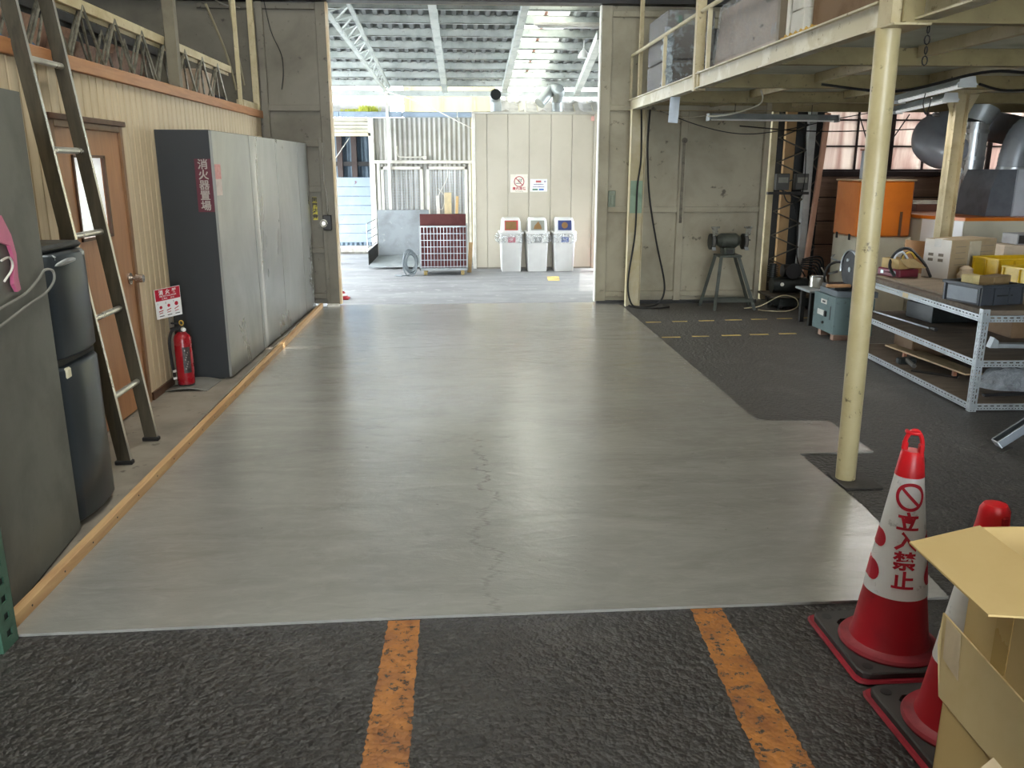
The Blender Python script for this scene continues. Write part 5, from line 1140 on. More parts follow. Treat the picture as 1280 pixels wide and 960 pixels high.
# ---- orange machine
om = thing('orange_machine', 'orange hooded cream machine behind the round column', 'machine', (4.15, 8.25, 0))
MB().box(3.90, 8.02, 0, 4.46, 8.55, .835, .01).build('cream_base', CREAMM, om)
MB().box(3.88, 8.0, .84, 4.42, 8.52, 1.37, .012).build('orange_hood', ORANGEM, om)
MB().box(3.87, 7.99, 1.37, 4.43, 8.53, 1.384, .003).build('hood_lid', M('hood_lid', (206, 180, 146), .5), om)
MB().box(4.30, 7.992, .845, 4.325, 8.0, 1.08).build('dark_strip', M('brown_strip', (96, 62, 36), .6), om)
for y in (8.12, 8.40): MB().box(3.872, y, .80, 3.885, y + .03, .86, .003).build('hood_catch', DARKSTEEL, om)
MB().box(4.02, 8.2, 1.384, 4.14, 8.35, 1.66, .006).build('grey_flue', GREYHOOD, om); MB().box(4.01, 8.19, 1.66, 4.15, 8.36, 1.672).build('flue_cap', M('rust_cap', (150, 90, 60), .6), om)
MB().bar((3.89, 8.1, .50), (3.80, 8.0, .50), .02, .02).bar((3.89, 8.35, .46), (3.74, 8.2, .46), .018, .018).tube(smooth_path([(3.89, 8.45, .62), (3.80, 8.3, .60), (3.84, 8.1, .58)]), .008, 6).build('pipe_fittings', GALVDULL, om)
# crates and sheets beside it
carton('red_brown_crate', 4.86, 8.72, .52, 5.3, 9.05, 1.12, M('red_brown_crate', (108, 66, 50), .6, 0, (92, 54, 42), 4), 'red brown crate beside the orange machine', cat='crate')
carton('plain_carton', 4.80, 8.68, .0, 5.3, 9.1, .51, CARDBROWN, 'brown carton on the floor under the red brown crate')
for i in range(3): solo(MB(Matrix.Translation((5.03, 8.88, 1.122 + i * .012)) @ Matrix.Rotation(.15 * i - .1, 4, 'Z')).box(-.17, -.15, 0, .17, .15, .008), 'paper_sheet', M('cream_paper', (226, 214, 196), .7), ['bottom loose paper sheet on the red brown crate', 'middle loose paper sheet on the red brown crate', 'top loose paper sheet on the red brown crate'][i], 'paper', (5.03, 8.88, 1.122 + i * .012), 'papers on the red brown crate')

# ---- cream extraction bench with hood and ducts
eb = thing('extraction_bench', 'cream machine cabinet with orange top edge at the right frame edge', 'machine', (5.3, 8.0, 0))
MB().prism([(4.50, 7.95, 0), (4.655, 7.5, 0), (6.3, 7.5, 0), (6.3, 8.6, 0), (4.50, 8.6, 0)], (0, 0, 1.02)).build('cabinet_body', CREAMM, eb)
MB().prism([(4.49, 7.95, 1.02), (4.65, 7.49, 1.02), (6.32, 7.49, 1.02), (6.32, 8.62, 1.02), (4.49, 8.62, 1.02)], (0, 0, .03)).build('orange_edge', ORANGEM, eb)
MB().prism([(4.494, 7.93, .3), (4.645, 7.498, .3), (4.645, 7.498, 1.015), (4.494, 7.93, 1.015)], (-.004, -.002, 0)).build('white_side', WHITE, eb)
hd = thing('grey_hood', 'grey sheet metal hood standing on the cream cabinet', 'hood', (5.3, 7.9, 1.05))
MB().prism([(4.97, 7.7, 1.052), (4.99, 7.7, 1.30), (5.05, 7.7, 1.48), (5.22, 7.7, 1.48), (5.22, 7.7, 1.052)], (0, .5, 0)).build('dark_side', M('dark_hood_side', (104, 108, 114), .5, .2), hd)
MB().prism([(5.22, 7.68, 1.052), (5.22, 7.68, 1.48), (5.55, 7.68, 1.48), (5.42, 7.68, 1.22), (5.42, 7.68, 1.052)], (0, .52, 0)).build('hood_front', GREYHOOD, hd)
MB().prism([(5.42, 7.66, 1.052), (5.42, 7.66, 1.22), (5.62, 7.66, 1.46), (6.2, 7.66, 1.46), (6.2, 7.66, 1.052)], (0, .54, 0)).build('hood_wing', M('light_hood', (206, 212, 218), .4, .2), hd)
MB().box(5.40, 7.63, 1.205, 6.2, 7.66, 1.22).build('hood_lip', DARKSTEEL, hd)
MB().lathe([(.03, 1.052), (.025, 1.06), (.02, 1.13), (.05, 1.14), (.05, 1.165), (.0, 1.17)], (5.36, 7.56, 0), 16).build('white_knob', WHITE, hd)
def duct(name, pts, r, mat, label, rings=(), n=24, corr=0):
    t = thing(name, label, 'duct', tuple(pts[0])); P = smooth_path(pts, 10)
    rr_ = [r + (corr if (i // 1) % 2 else 0) for i in range(len(P))] if corr else r
    MB().tube(P, rr_, n).build('duct_wall', mat, t)
    for f in rings:
        i = int(f * (len(P) - 2)); d_ = (P[i + 1] - P[i]).normalized(); MB().cyl(P[i] - d_ * .018, P[i] + d_ * .018, r + .008, None, 28).build('joint_ring', GALV, t)
    return t
duct('silver_duct', [(5.15, 8.35, 1.055), (5.15, 8.35, 1.4), (5.15, 8.35, 1.75), (5.155, 8.35, 1.93)], .128, SILVER, 'shiny silver vertical duct rising from the cream cabinet', (.35, .52, .86))
MB().cyl((5.155, 8.35, 1.93), (5.21, 8.35, 2.08), .130, .165, 28).build('duct_flare', GALVDULL, [o for o in bpy.data.objects if o.name == 'silver_duct'][0])
duct('elbow_duct', [(6.2, 8.86, 1.82), (5.6, 8.84, 1.92), (5.2, 8.78, 1.92), (4.90, 8.66, 1.87), (4.79, 8.52, 1.74), (4.84, 8.40, 1.65), (4.90, 8.37, 1.64)], .155, GREYDUCT, 'big dark grey duct bending back behind the middle column')
T_ = MB().cyl((4.88, 8.37, 1.66), (5.06, 8.35, 1.67), .115, None, 26).build('branch', GREYDUCT, bpy.data.objects['elbow_duct'])
MB().cyl((4.90, 8.368, 1.66), (4.925, 8.365, 1.661), .124, None, 26).build('joint_ring', GALV, bpy.data.objects['elbow_duct']); MB().cyl((4.985, 8.358, 1.665), (5.01, 8.355, 1.666), .124, None, 26).build('joint_ring', GALV, bpy.data.objects['elbow_duct'])
fpth = [(5.30, 7.9, 1.48), (5.31, 7.9, 1.62), (5.37, 7.9, 1.80), (5.50, 7.9, 1.88), (5.75, 7.9, 1.93), (6.1, 7.9, 1.94)]
duct('flexible_duct', fpth, .13, M('flexible_duct', (150, 155, 160), .45, .3), 'grey ribbed flexible duct curving up from the hood', (0.02,), corr=.004)
cable('deck_wall_pipe', [(4.3, 9.9, 2.2), (5.5, 9.9, 2.19), (6.8, 9.9, 2.18)], .05, GREYHOOD, 'pale grey pipe running high along the window wall', 'pipe', n=14)

# ---- slotted angle shelving unit
su = thing('slotted_shelf', 'slotted angle steel shelving unit with plywood decks right of the column', 'shelf', (3.21, 4.86, 0))
TS = Rz(-.045, (3.215, 4.86, 0))          # local: x along the short side to the right, y along the long side away
def slotted(mb, o, u, v, L, wid=.042, t=.0022):
    """perforated flat strip from o along u, width along v: a row of long slots and a row of short holes, cut through"""
    o = Vector(o); u = Vector(u).normalized(); v = Vector(v).normalized(); nn = u.cross(v) * t
    rows = [0, .007, .013, .024, .031, wid]; p = .04; n = int(L / p)
    def cell(a0, a1, b0, b1):
        P = [o + u * a + v * b for a, b in ((a0, b0), (a1, b0), (a1, b1), (a0, b1))]; mb.prism(P, nn)
    cell(0, L, rows[0], rows[1]); cell(0, L, rows[2], rows[3]); cell(0, L, rows[4], rows[5])
    for i in range(n):
        a = i * p
        cell(a, a + .006, rows[3], rows[4]); cell(a + .030, a + p, rows[3], rows[4])
        cell(a, a + .006, rows[1], rows[2]); cell(a + .014, a + .026, rows[1], rows[2]); cell(a + .034, a + p, rows[1], rows[2])
    if L - n * p > .001: cell(n * p, L, rows[1], rows[2]); cell(n * p, L, rows[3], rows[4])
SLOT = M('slotted_angle_paint', (178, 184, 186), .4, .4, (150, 156, 158), 6)
SX, SY = 1.62, 1.85
for (x, y, sx, sy) in ((0, 0, 1, 1), (SX, 0, -1, 1), (0, SY, 1, -1), (SX, SY, -1, -1)):
    mb = MB(TS); slotted(mb, (x, y, .0), (0, 0, 1), (0, sy, 0), .655); slotted(mb, (x, y, .0), (0, 0, 1), (sx, 0, 0), .655); mb.build('upright', SLOT, su)
for k, z in enumerate((.012, .292, .575)):
    mb = MB(TS); slotted(mb, (-.003, 0, z), (0, 1, 0), (0, 0, 1), SY); mb.build('long_beam', SLOT, su)
    mb = MB(TS); slotted(mb, (SX + .003, 0, z), (0, 1, 0), (0, 0, 1), SY); mb.build('long_beam', SLOT, su)
    mb = MB(TS); slotted(mb, (0, -.003, z), (1, 0, 0), (0, 0, 1), SX); mb.build('short_beam', SLOT, su)
    mb = MB(TS); slotted(mb, (0, SY + .003, z), (1, 0, 0), (0, 0, 1), SX); mb.build('short_beam', SLOT, su)
    zz = z + .030 if k < 2 else .618
    MB(TS).box(.004, .004, zz, SX - .004, SY - .004, zz + (.012 if k < 2 else .030), .001).build('shelf_board', PLY, su)
MB(TS).box(-.006, .95, .578, -.0035, 1.03, .612).build('beige_tag', M('beige_tag', (206, 186, 140), .5), su)
ZT = .65
solo(MB(TS @ Matrix.Translation((.06, .52, ZT))).box(0, 0, 0, .9, 1.2, .014, .002), 'plywood_sheet', mat_wood('pale_ply_edge', (150, 134, 112), (128, 112, 92), (1.5, 8, 8), .7), 'loose plywood sheet with a bright edge lying on the shelf top', 'sheet', (3.4, 5.6, ZT))
ZP = ZT + .0145
# grey crate near corner
gc = thing('grey_crate', 'dark grey plastic crate at the near corner of the shelf top', 'crate', (3.45, 5.2, ZT))
TC = Rz(.19, (3.29, 5.02, ZT)); cw, cd_, chh = .31, .32, .13
for a in ((0, 0, cw, .006), (0, cd_ - .006, cw, cd_)): MB(TC).box(a[0], a[1], 0, a[2], a[3], chh, .002).build('wall', GREYBIN, gc)
for a in ((0, 0, .006, cd_), (cw - .006, 0, cw, cd_)): MB(TC).box(a[0], a[1], 0, a[2], a[3], chh, .002).build('wall', GREYBIN, gc)
MB(TC).box(0, 0, 0, cw, cd_, .006).build('base', GREYBIN, gc)
mb = MB(TC); mb.box(-.012, -.012, chh - .02, cw + .012, .004, chh, .003).box(-.012, cd_ - .004, chh - .02, cw + .012, cd_ + .012, chh, .003).box(-.012, -.012, chh - .02, .004, cd_ + .012, chh, .003).box(cw - .004, -.012, chh - .02, cw + .012, cd_ + .012, chh, .003); mb.build('rim', GREYBIN, gc)
for x in (-.006, cw * .3, cw * .66, cw - .004): MB(TC).box(x, -.010, 0, x + .012, 0, chh - .015).build('rib', GREYBIN, gc)
for y in (0.005, cd_ - .02): MB(TC).box(-.010, y, 0, 0, y + .014, chh - .015).build('rib', GREYBIN, gc)
MB(TC).box(-.003, .03, .012, -.0005, cd_ - .035, chh - .03).build('light_panel', GREYBINL, gc)
MB(TC).box(.12, -.003, .055, .24, -.001, .065).build('handle_slot', BLACK, gc)
for i, (x, y, L, c_) in enumerate(((.05, .14, .09, (214, 196, 138)), (.13, .05, .20, (136, 112, 76)))):
    solo(MB(TC @ Matrix.Translation((x, y, .007)) @ Matrix.Rotation(.3 * i, 4, 'Z')).box(0, 0, 0, L, .10, .165, .004), 'small_carton', M('crate_carton_%d' % i, c_, .8), ['small cream carton in the grey crate', 'larger brown carton in the grey crate'][i], 'carton', (3.4, 5.2, ZT + .007))
# big carton
t, T = carton('shipping_carton', 0, 0, 0, .01, .01, .01, CARDGREY, 'large whitish carton standing behind the grey crate on the shelf')
bpy.data.objects.remove(t.children[0])
t.location = (3.95, 6.35, ZP); WORLD[t.name] = (3.95, 6.35, ZP)
TB = Rz(.36, (3.735, 6.14, ZP))
MB(TB).box(0, 0, 0, .50, .24, .30, .004).build('box_body', CARDGREY, t)
MB(TB).box(-.002, .003, .003, 0, .237, .297).build('lit_side', M('lit_carton_side', (222, 216, 206), .7, 0, (206, 198, 186), 4), t)  # side facing the bay: the light falling on it is painted in
m = MB(TB)
for i, z in enumerate((.245, .20, .155, .11)): m.box(.05, -.001, z, .16, 0, z + .004).box(.32 if i < 3 else .05, -.001, z, .47 if i < 3 else .2, 0, z + .004)
for y, z in ((.06, .17), (.15, .17), (.06, .13), (.15, .13)): m.box(-.003, y, z, -.002, y + .045, z + .022)
m.build('carton_print', M('grey_print', (128, 118, 104), .7), t)
MB(TB).box(.19, -.012, .10, .31, -.001, .285).build('pasted_paper', M('pasted_paper', (190, 182, 160), .7), t)
MB(TB).box(-.003, .09, .24, .08, .15, .301).build('tape', M('white_tape', (216, 212, 204), .4), t)
bgm = MB(); bgm.lathe([(.01, .0), (.055, .004), (.062, .045), (.045, .075), (.05, .095), (.018, .115), (.0, .112)], (3.83, 6.07, ZP), 9); o = solo(bgm, 'rag_bag', M('rag_bag', (186, 168, 140), .7, 0, (160, 142, 116), 12, bump=.6, bscale=25), 'lumpy pale bag slumped against the whitish carton', 'bag', (3.82, 6.05, ZP))
# maroon case with carton of leads on it
mc = thing('maroon_case', 'flat maroon case at the far left of the shelf top', 'case', (3.50, 6.40, ZP))
TM = Rz(.28, (3.425, 6.27, ZP))
MB(TM).box(0, 0, 0, .19, .24, .062, .008).build('case_body', MAROON, mc); MB(TM).box(-.004, .04, .018, -.0005, .07, .045, .002).box(-.004, .17, .018, -.0005, .20, .045, .002).build('catches', GALV, mc); MB(TM).tube([(-.003, .09, .03), (-.014, .10, .035), (-.014, .14, .035), (-.003, .15, .03)], .004, 6).build('case_handle', M('case_handle', (90, 30, 44), .5), mc)
oc = thing('open_carton', 'open small carton of leads on top of the maroon case', 'carton', (3.5, 6.4, ZP + .063))
MB(TM).box(.01, .03, .063, .155, .21, .066).build('carton_floor', KRAFTIN, oc)
for nm_, b_ in (('carton_wall', (.01, .03, .063, .014, .21, .14)), ('carton_wall', (.151, .03, .063, .155, .21, .14)), ('carton_wall', (.01, .03, .063, .155, .034, .14)), ('carton_wall', (.01, .206, .063, .155, .21, .14))): MB(TM).box(*b_).build(nm_, KRAFT, oc)
MB(TM).prism([(.01, .03, .14), (.155, .03, .14), (.20, -.06, .075), (.02, -.05, .085)], (0, .003, .002)).build('flap', M('flap_kraft', (150, 128, 86), .8), oc)
for i, (a, c_) in enumerate((((.03, .10), (196, 204, 210)), ((.06, .14), (54, 70, 90)), ((.09, .08), (206, 170, 60)), ((.12, .12), (40, 40, 40)))):
    solo(MB(TM).tube(smooth_path([(a[0], a[1], .07), (a[0] + .01, a[1] + .01, .15), (a[0] + .05, a[1] - .02, .19), (a[0] + .09, a[1] - .04, .14)]), .008, 6), 'test_lead', M('lead_%d' % i, c_, .5), ['grey white lead spilling from the small open carton', 'dark blue lead spilling from the small open carton', 'yellow lead spilling from the small open carton', 'black lead spilling from the small open carton'][i], 'lead', (3.5, 6.4, ZP + .07), 'leads in the open carton')
cable('black_lead', [(3.40, 6.30, ZP + .012), (3.38, 6.35, ZP + .08), (3.43, 6.42, ZP + .15), (3.52, 6.48, ZP + .20), (3.57, 6.44, ZP + .21), (3.60, 6.38, ZP + .17), (3.635, 6.30, ZP + .10), (3.645, 6.22, ZP + .015)], .012, BLACKCABLE, 'thick black lead arching over the open carton')
solo(MB(Rz(.2, (3.62, 6.62, ZT))).prism([(0, 0, .0), (.34, 0, 0), (.32, 0, .25), (.02, 0, .28)], (0, .012, 0)), 'cardboard_sheet', M('pinkish_cardboard', (200, 158, 118), .8), 'pinkish cardboard sheet standing behind the open carton', 'cardboard', (3.75, 6.65, ZT))
# yellow bins
def yellow_bin(o, rz, W_, D_, H_, label):
    t = thing('yellow_bin', label, 'bin', tuple(o), 'yellow parts bins'); Tb = Rz(rz, o)
    for b_ in ((0, 0, 0, W_, .005, H_), (0, D_ - .005, 0, W_, D_, H_), (0, 0, 0, .005, D_, H_), (W_ - .005, 0, 0, W_, D_, H_)): MB(Tb).box(*b_).build('wall', YELLOWBIN, t)
    MB(Tb).box(0, 0, 0, W_, D_, .006).build('base', YELLOWBIN, t)
    mb = MB(Tb); mb.box(-.012, -.012, H_ - .014, W_ + .012, .004, H_, .003).box(-.012, D_ - .004, H_ - .014, W_ + .012, D_ + .012, H_, .003).box(-.012, -.012, H_ - .014, .004, D_ + .012, H_, .003).box(W_ - .004, -.012, H_ - .014, W_ + .012, D_ + .012, H_, .003); mb.build('rim', YELLOWBIN, t)
    for k in range(5): MB(Tb).box(W_ * k / 4 - .006, -.010, 0, W_ * k / 4 + .006, 0, H_ - .012).build('rib', M('yellow_bin_rib', (206, 168, 30), .4), t)
    for k in range(3): MB(Tb).box(-.010, D_ * k / 2 - .006, 0, 0, D_ * k / 2 + .006, H_ - .012).build('rib', M('yellow_bin_rib', (206, 168, 30), .4), t)
    return t
yellow_bin((3.94, 5.86, ZP), .10, .50, .26, .185, 'far yellow parts bin between the grey crate and the whitish carton')
yellow_bin((3.82, 5.28, ZP), .10, .45, .30, .175, 'near yellow parts bin at the right frame edge behind the grey crate')
solo(MB().lathe([(.02, .0), (.026, .005), (.026, .04), (.012, .05), (.0, .05)], (4.13, 5.72, ZT + .12), 14).box(4.1, 5.69, ZT + .05, 4.16, 5.75, ZT + .12), 'pink_cap_bottle', M('pink_cap', (206, 84, 100), .4), 'small pink capped bottle between the two yellow bins', 'bottle', (4.13, 5.72, ZT))
solo(MB().lathe([(.0, 0), (.09, .01), (.10, .08), (.05, .16), (.0, .17)], (4.0, 5.40, ZT + .03), 10), 'plastic_bag', BAG, 'crumpled clear plastic bag in the near yellow bin', 'bag', (4.0, 5.40, ZT + .03))
t, T = carton('beige_carton', 4.33, 6.40, ZT + .001, 4.75, 6.62, .90, M('beige_carton', (206, 188, 164), .7), 'beige carton behind the yellow bins at the right frame edge')
t, T = carton('printed_carton', 4.44, 6.42, .902, 4.74, 6.62, .985, M('printed_carton', (150, 150, 150), .6), 'grey printed carton on top of the beige carton')
MB(T).box(4.45, 6.416, .91, 4.53, 6.419, .975).box(4.55, 6.416, .93, 4.72, 6.419, .94).build('print', TEXTD, t)
MB(T).box(4.54, 6.417, .905, 4.74, 6.4195, .96).build('pale_panel', M('pale_panel_print', (214, 208, 196), .6), t)
# things on the two lower shelves
Z2, Z1 = .334 + .001, .054 + .001
bt = thing('steel_bar', 'thin steel bar with a dark knob lying on the middle shelf', 'bar', (3.45, 6.2, Z2))
MB().cyl((3.42, 6.6, Z2 + .012), (3.47, 5.85, Z2 + .012), .008, None, 10).build('rod', GALVDULL, bt); MB().cyl((3.472, 5.82, Z2 + .016), (3.475, 5.77, Z2 + .016), .016, None, 14).build('knob', DARKSTEEL, bt)
sc = thing('steel_bracket', 'scuffed steel bracket lying on the middle shelf near the corner', 'bracket', (3.6, 5.25, Z2))
TB2 = Rz(-.12, (3.52, 5.20, Z2))
MB(TB2).prism([(0, 0, 0), (.05, 0, 0), (.05, 0, .05), (.02, 0, .07)], (0, .06, 0)).build('end_tab', GALVDULL, sc); MB(TB2).box(.05, .0, 0, .5, .06, .03, .004).build('bar', GALVDULL, sc)
solo(MB(Rz(.06, (3.63, 6.1, Z2))).box(0, 0, 0, .5, .35, .13, .004), 'dark_tool_tray', BLACKTOOL, 'dark tool tray at the back of the middle shelf', 'tray', (3.9, 6.2, Z2))
solo(MB(Rz(-.05, (3.86, 5.5, Z2))).box(0, 0, 0, .12, .4, .12, .004), 'brown_box', CARDBROWN, 'narrow brown box on the middle shelf under the top', 'box', (3.9, 5.7, Z2))
bc = thing('board_offcut', 'long pale edged board lying askew on the lowest shelf', 'board', (3.5, 5.8, Z1))
MB().bar((3.42, 6.28, Z1 + .075), (3.52, 5.36, Z1 + .062), .09, .012).build('plank', M('pale_edge_ply', (196, 172, 130), .7, 0, (150, 132, 104), 4), bc)
for q_ in ((3.435, 6.08), (3.50, 5.52)): MB().box(q_[0] - .012, q_[1] - .012, Z1, q_[0] + .012, q_[1] + .012, Z1 + .066).build('peg', M('copper_peg', (176, 116, 84), .5), bc)
solo(MB().bar((3.60, 6.2, Z1 + .04), (3.68, 5.3, Z1 + .02), .08, .012), 'second_offcut', M('pale_edge_ply', (196, 172, 130), .7), 'second pale board behind the askew one on the lowest shelf', 'board', (3.64, 5.75, Z1))
cl = thing('black_clamp', 'black clamp tool lying on the lowest shelf', 'clamp', (3.42, 5.85, Z1))
MB().box(3.31, 5.92, Z1, 3.45, 5.98, Z1 + .05, .01).build('clamp_body', BLACKTOOL, cl); MB().cyl((3.37, 5.93, Z1 + .035), (3.35, 5.78, Z1 + .022), .016, None, 14).build('clamp_handle', M('clamp_grey', (92, 90, 84), .5), cl)
solo(MB().bar((3.30, 5.72, Z1 + .006), (3.52, 5.50, Z1 + .006), .05, .010), 'flat_bar', DARKSTEEL, 'dark flat steel bar lying on the lowest shelf', 'bar', (3.4, 5.6, Z1))
mb = MB(); random.seed(5)
rings = []
for i in range(7):
    z = Z1 + .14 * math.sin(PI * min(1, i / 6) * .5); q_ = math.cos(PI / 2 * i / 6.2)
    rings.append([(3.72 + .22 * q_ * math.cos(a) + random.uniform(-.015, .015), 5.25 + .14 * q_ * math.sin(a) + random.uniform(-.015, .015), z + random.uniform(-.008, .008) * (i > 0)) for a in [2 * PI * k / 18 for k in range(18)]])
loft(mb, rings, True)
solo(mb, 'film_bundle', mat_sheet('crumpled_film', (200, 206, 210), .3, alpha=.75, scale=9), 'crumpled clear film bundle on the lowest shelf at the right', 'film', (3.72, 5.25, Z1))
solo(MB().bar((3.40, 5.02, Z1 + .008), (4.3, 5.06, Z1 + .008), .03, .014), 'black_strip', BLACK, 'long black strip lying along the front of the lowest shelf', 'strip', (3.8, 5.04, Z1))
solo(MB().box(3.56, 6.2, Z1, 4.1, 6.5, Z1 + .17, .01), 'dark_carton', CARDBROWN, 'dark brown carton at the far end of the lowest shelf', 'carton', (3.8, 6.35, Z1))

# ---- grey channel leg standing on its foot plate
cl_ = thing('channel_brace', 'slanting grey steel channel on a foot plate below the shelf', 'brace', (2.95, 4.15, 0))
MB(Rz(.6, (2.94, 4.17, 0))).box(-.07, -.06, 0, .07, .06, .005).build('foot_plate', M('dusty_foot', (74, 72, 68), .6, .2), cl_)
a = Vector((2.96, 4.17, .012)); b = Vector((3.75, 4.05, .66)); d = (b - a).normalized(); sv = Vector((.35, .93, 0)); sv = (sv - d * sv.dot(d)).normalized(); nv2 = d.cross(sv).normalized()
if nv2.z < 0: nv2 = -nv2
CH = M('channel_grey', (112, 118, 124), .4, .4, (92, 98, 104), 5); 
mb = MB(); w2, hh, tt_ = .045, .04, .004
def slab(c0, su_, sv_, e): P = [a + su_ * x + sv_ * y + c0 for x, y in e]; mb.prism(P, b - a)
mb.prism([a + sv * w2, a - sv * w2, a - sv * w2 + nv2 * tt_, a + sv * w2 + nv2 * tt_], b - a)
for s_ in (1, -1): mb.prism([a + sv * (s_ * w2), a + sv * (s_ * (w2 - tt_)), a + sv * (s_ * (w2 - tt_)) + nv2 * hh, a + sv * (s_ * w2) + nv2 * hh], b - a)
mb.build('channel', CH, cl_)
mb = MB()
for s_ in (1, -1): mb.prism([a + sv * (s_ * w2) + nv2 * hh, a + sv * (s_ * (w2 - .012)) + nv2 * hh, a + sv * (s_ * (w2 - .012)) + nv2 * (hh + .003), a + sv * (s_ * w2) + nv2 * (hh + .003)], b - a)
mb.build('channel_lips', GALV, cl_)
MB().prism([a + sv * w2, a - sv * w2, a - sv * w2 + nv2 * hh, a + sv * w2 + nv2 * hh], -d * .006).build('end_cap', M('white_end_cap', (206, 214, 218), .4), cl_)

# ================================================================ CONES AND FOREGROUND CARTONS
def conep(cx, cy, r, z, th): return (cx + r * math.cos(th), cy + r * math.sin(th), z)
def make_cone(cx, cy, zb, label, facing, cap, pl_label, prints=True):
    # rubber weight plate first: it lies under the cone and lifts off
    t = thing('traffic_cone', label, 'traffic cone', (cx, cy, zb), 'no entry cones')
    zb = .030
    prof = [(.122, .012), (.028, .66)]
    R = lambda z: .118 - (z - .03) * (.118 - .036) / (.60)
    z1, z2, z3 = zb + .195, zb + .575, zb + .64
    MB().lathe([(.140, zb), (.150, zb + .002), (.152, zb + .010), (.146, zb + .018), (.126, zb + .022), (R(zb + .03) + .006, zb + .026)], (cx, cy, 0), 48, False).build('cone_flange', REDFLANGE, t)
    MB().lathe([(R(zb + .03) + .006, zb + .026), (R(zb + .045) + .001, zb + .045), (R(z1), z1)], (cx, cy, 0), 48, False).build('cone_body', REDCONE, t)
    MB().lathe([(R(z1) + .0015, z1), (R(z2) + .0015, z2)], (cx, cy, 0), 48, False).build('sleeve', WHITESLEEVE, t)
    if cap == 'loop':
        MB().lathe([(R(z2) + .003, z2 - .004), (R(z3) + .002, z3), (R(z3) - .004, z3 + .008), (.0, z3 + .008)], (cx, cy, 0), 32, False).build('cone_top', RED, t)
        ca, sa = math.cos(facing + PI / 2), math.sin(facing + PI / 2)
        for k in (-1, 1): MB(Matrix.Translation((cx, cy, 0)) @ Matrix.Rotation(facing, 4, 'Z')).box(-.013 + .012 * k, .020 * k - .007, z3 - .005, .013 + .012 * k, .020 * k + .007, z3 + .032, .003).build('clip', RED, t)
        MB().tube([(cx + ca * .026 * math.cos(u), cy + sa * .026 * math.cos(u), z3 + .012 + .058 * math.sin(u)) for u in [PI * i / 16 for i in range(17)]], .0065, 10).build('loop_handle', RED, t)
        MB().tube(arc((cx, cy, z3 + .066), .022, facing - 1.9, facing + .4, 12, (1, 0, 0), (0, 1, 0)), .006, 8).build('top_hook', RED, t)
    else:
        MB().lathe([(R(z2) + .003, z2 - .004), (R(z2) - .002, z2 + .03), (R(z2) - .004, z2 + .058), (R(z2) - .012, z2 + .072), (.0, z2 + .076)], (cx, cy, 0), 32, False).build('cone_top', RED, t)
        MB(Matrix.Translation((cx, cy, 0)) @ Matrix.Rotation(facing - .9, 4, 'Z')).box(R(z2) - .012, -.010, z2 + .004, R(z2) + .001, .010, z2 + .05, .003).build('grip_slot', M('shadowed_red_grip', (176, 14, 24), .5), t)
    # print on the sleeve
    def wrap(name, shapes, mat):
        bm = bmesh.new()
        for vs, fs in shapes:
            bv = [bm.verts.new((x, 0, z)) for x, z in vs]
            for f in fs:
                try: bm.faces.new([bv[i] for i in f])
                except ValueError: pass
        for k in range(-14, 15):
            g_ = bm.verts[:] + bm.edges[:] + bm.faces[:]; bmesh.ops.bisect_plane(bm, geom=g_, plane_co=(k * .008, 0, 0), plane_no=(1, 0, 0))
        mb = MB(); bm.verts.index_update()
        vs = []
        for v in bm.verts:
            z = v.co.z; r = R(z) + .0034; vs.append(conep(cx, cy, r, z, facing + v.co.x / r))
        mb.add(vs, [[v.index for v in f.verts] for f in bm.faces]); bm.free()
        return mb.build(name, mat, t)
    def disc2(x, z, r, ri, n=36):
        o_ = [(x + r * math.cos(2 * PI * i / n), z + r * math.sin(2 * PI * i / n)) for i in range(n)]
        if not ri: return (o_, [list(range(n))])
        return (o_ + [(x + ri * math.cos(2 * PI * i / n), z + ri * math.sin(2 * PI * i / n)) for i in range(n)], [(i, (i + 1) % n, n + (i + 1) % n, n + i) for i in range(n)])
    zs = zb + .515
    sh = [disc2(0, zs, .043, .033)]
    c45 = math.cos(PI / 4); L_, w_ = .036, .0045
    sh.append(([(-L_ * c45 - w_ * c45, zs + L_ * c45 - w_ * c45), (-L_ * c45 + w_ * c45, zs + L_ * c45 + w_ * c45), (L_ * c45 + w_ * c45, zs - L_ * c45 + w_ * c45), (L_ * c45 - w_ * c45, zs - L_ * c45 - w_ * c45)], [(0, 1, 2, 3)]))
    wrap('no_entry_mark', sh, REDPRINT)
    sh = []
    for i, ch_ in enumerate('立入禁止'):
        vs, fs = glyphs(ch_, .060, .03); zc = zb + .436 - i * .0605
        sh.append(([(x * 1.12, y + zc) for x, y in vs], fs))
    wrap('lettering', sh, REDPRINT)
    def half(u, z, r):     # half capsule patches at the sides
        n = 12; return ([(u + r * .9 * math.cos(a_), z + r * math.sin(a_)) for a_ in [PI / 2 - PI * i / n for i in range(n + 1)]] + [(u - .05, z - r), (u - .05, z + r)], [list(range(n + 3))])
    for u_, z_, r_ in ((-.085, zb + .370, .027), (-.100, zb + .265, .031)):
        vs, fs = half(u_, z_, r_); wrap('side_mark', [(vs, fs)], REDPRINT); wrap('side_mark', [([(-x, z) for x, z in vs], fs)], REDPRINT)
    return t
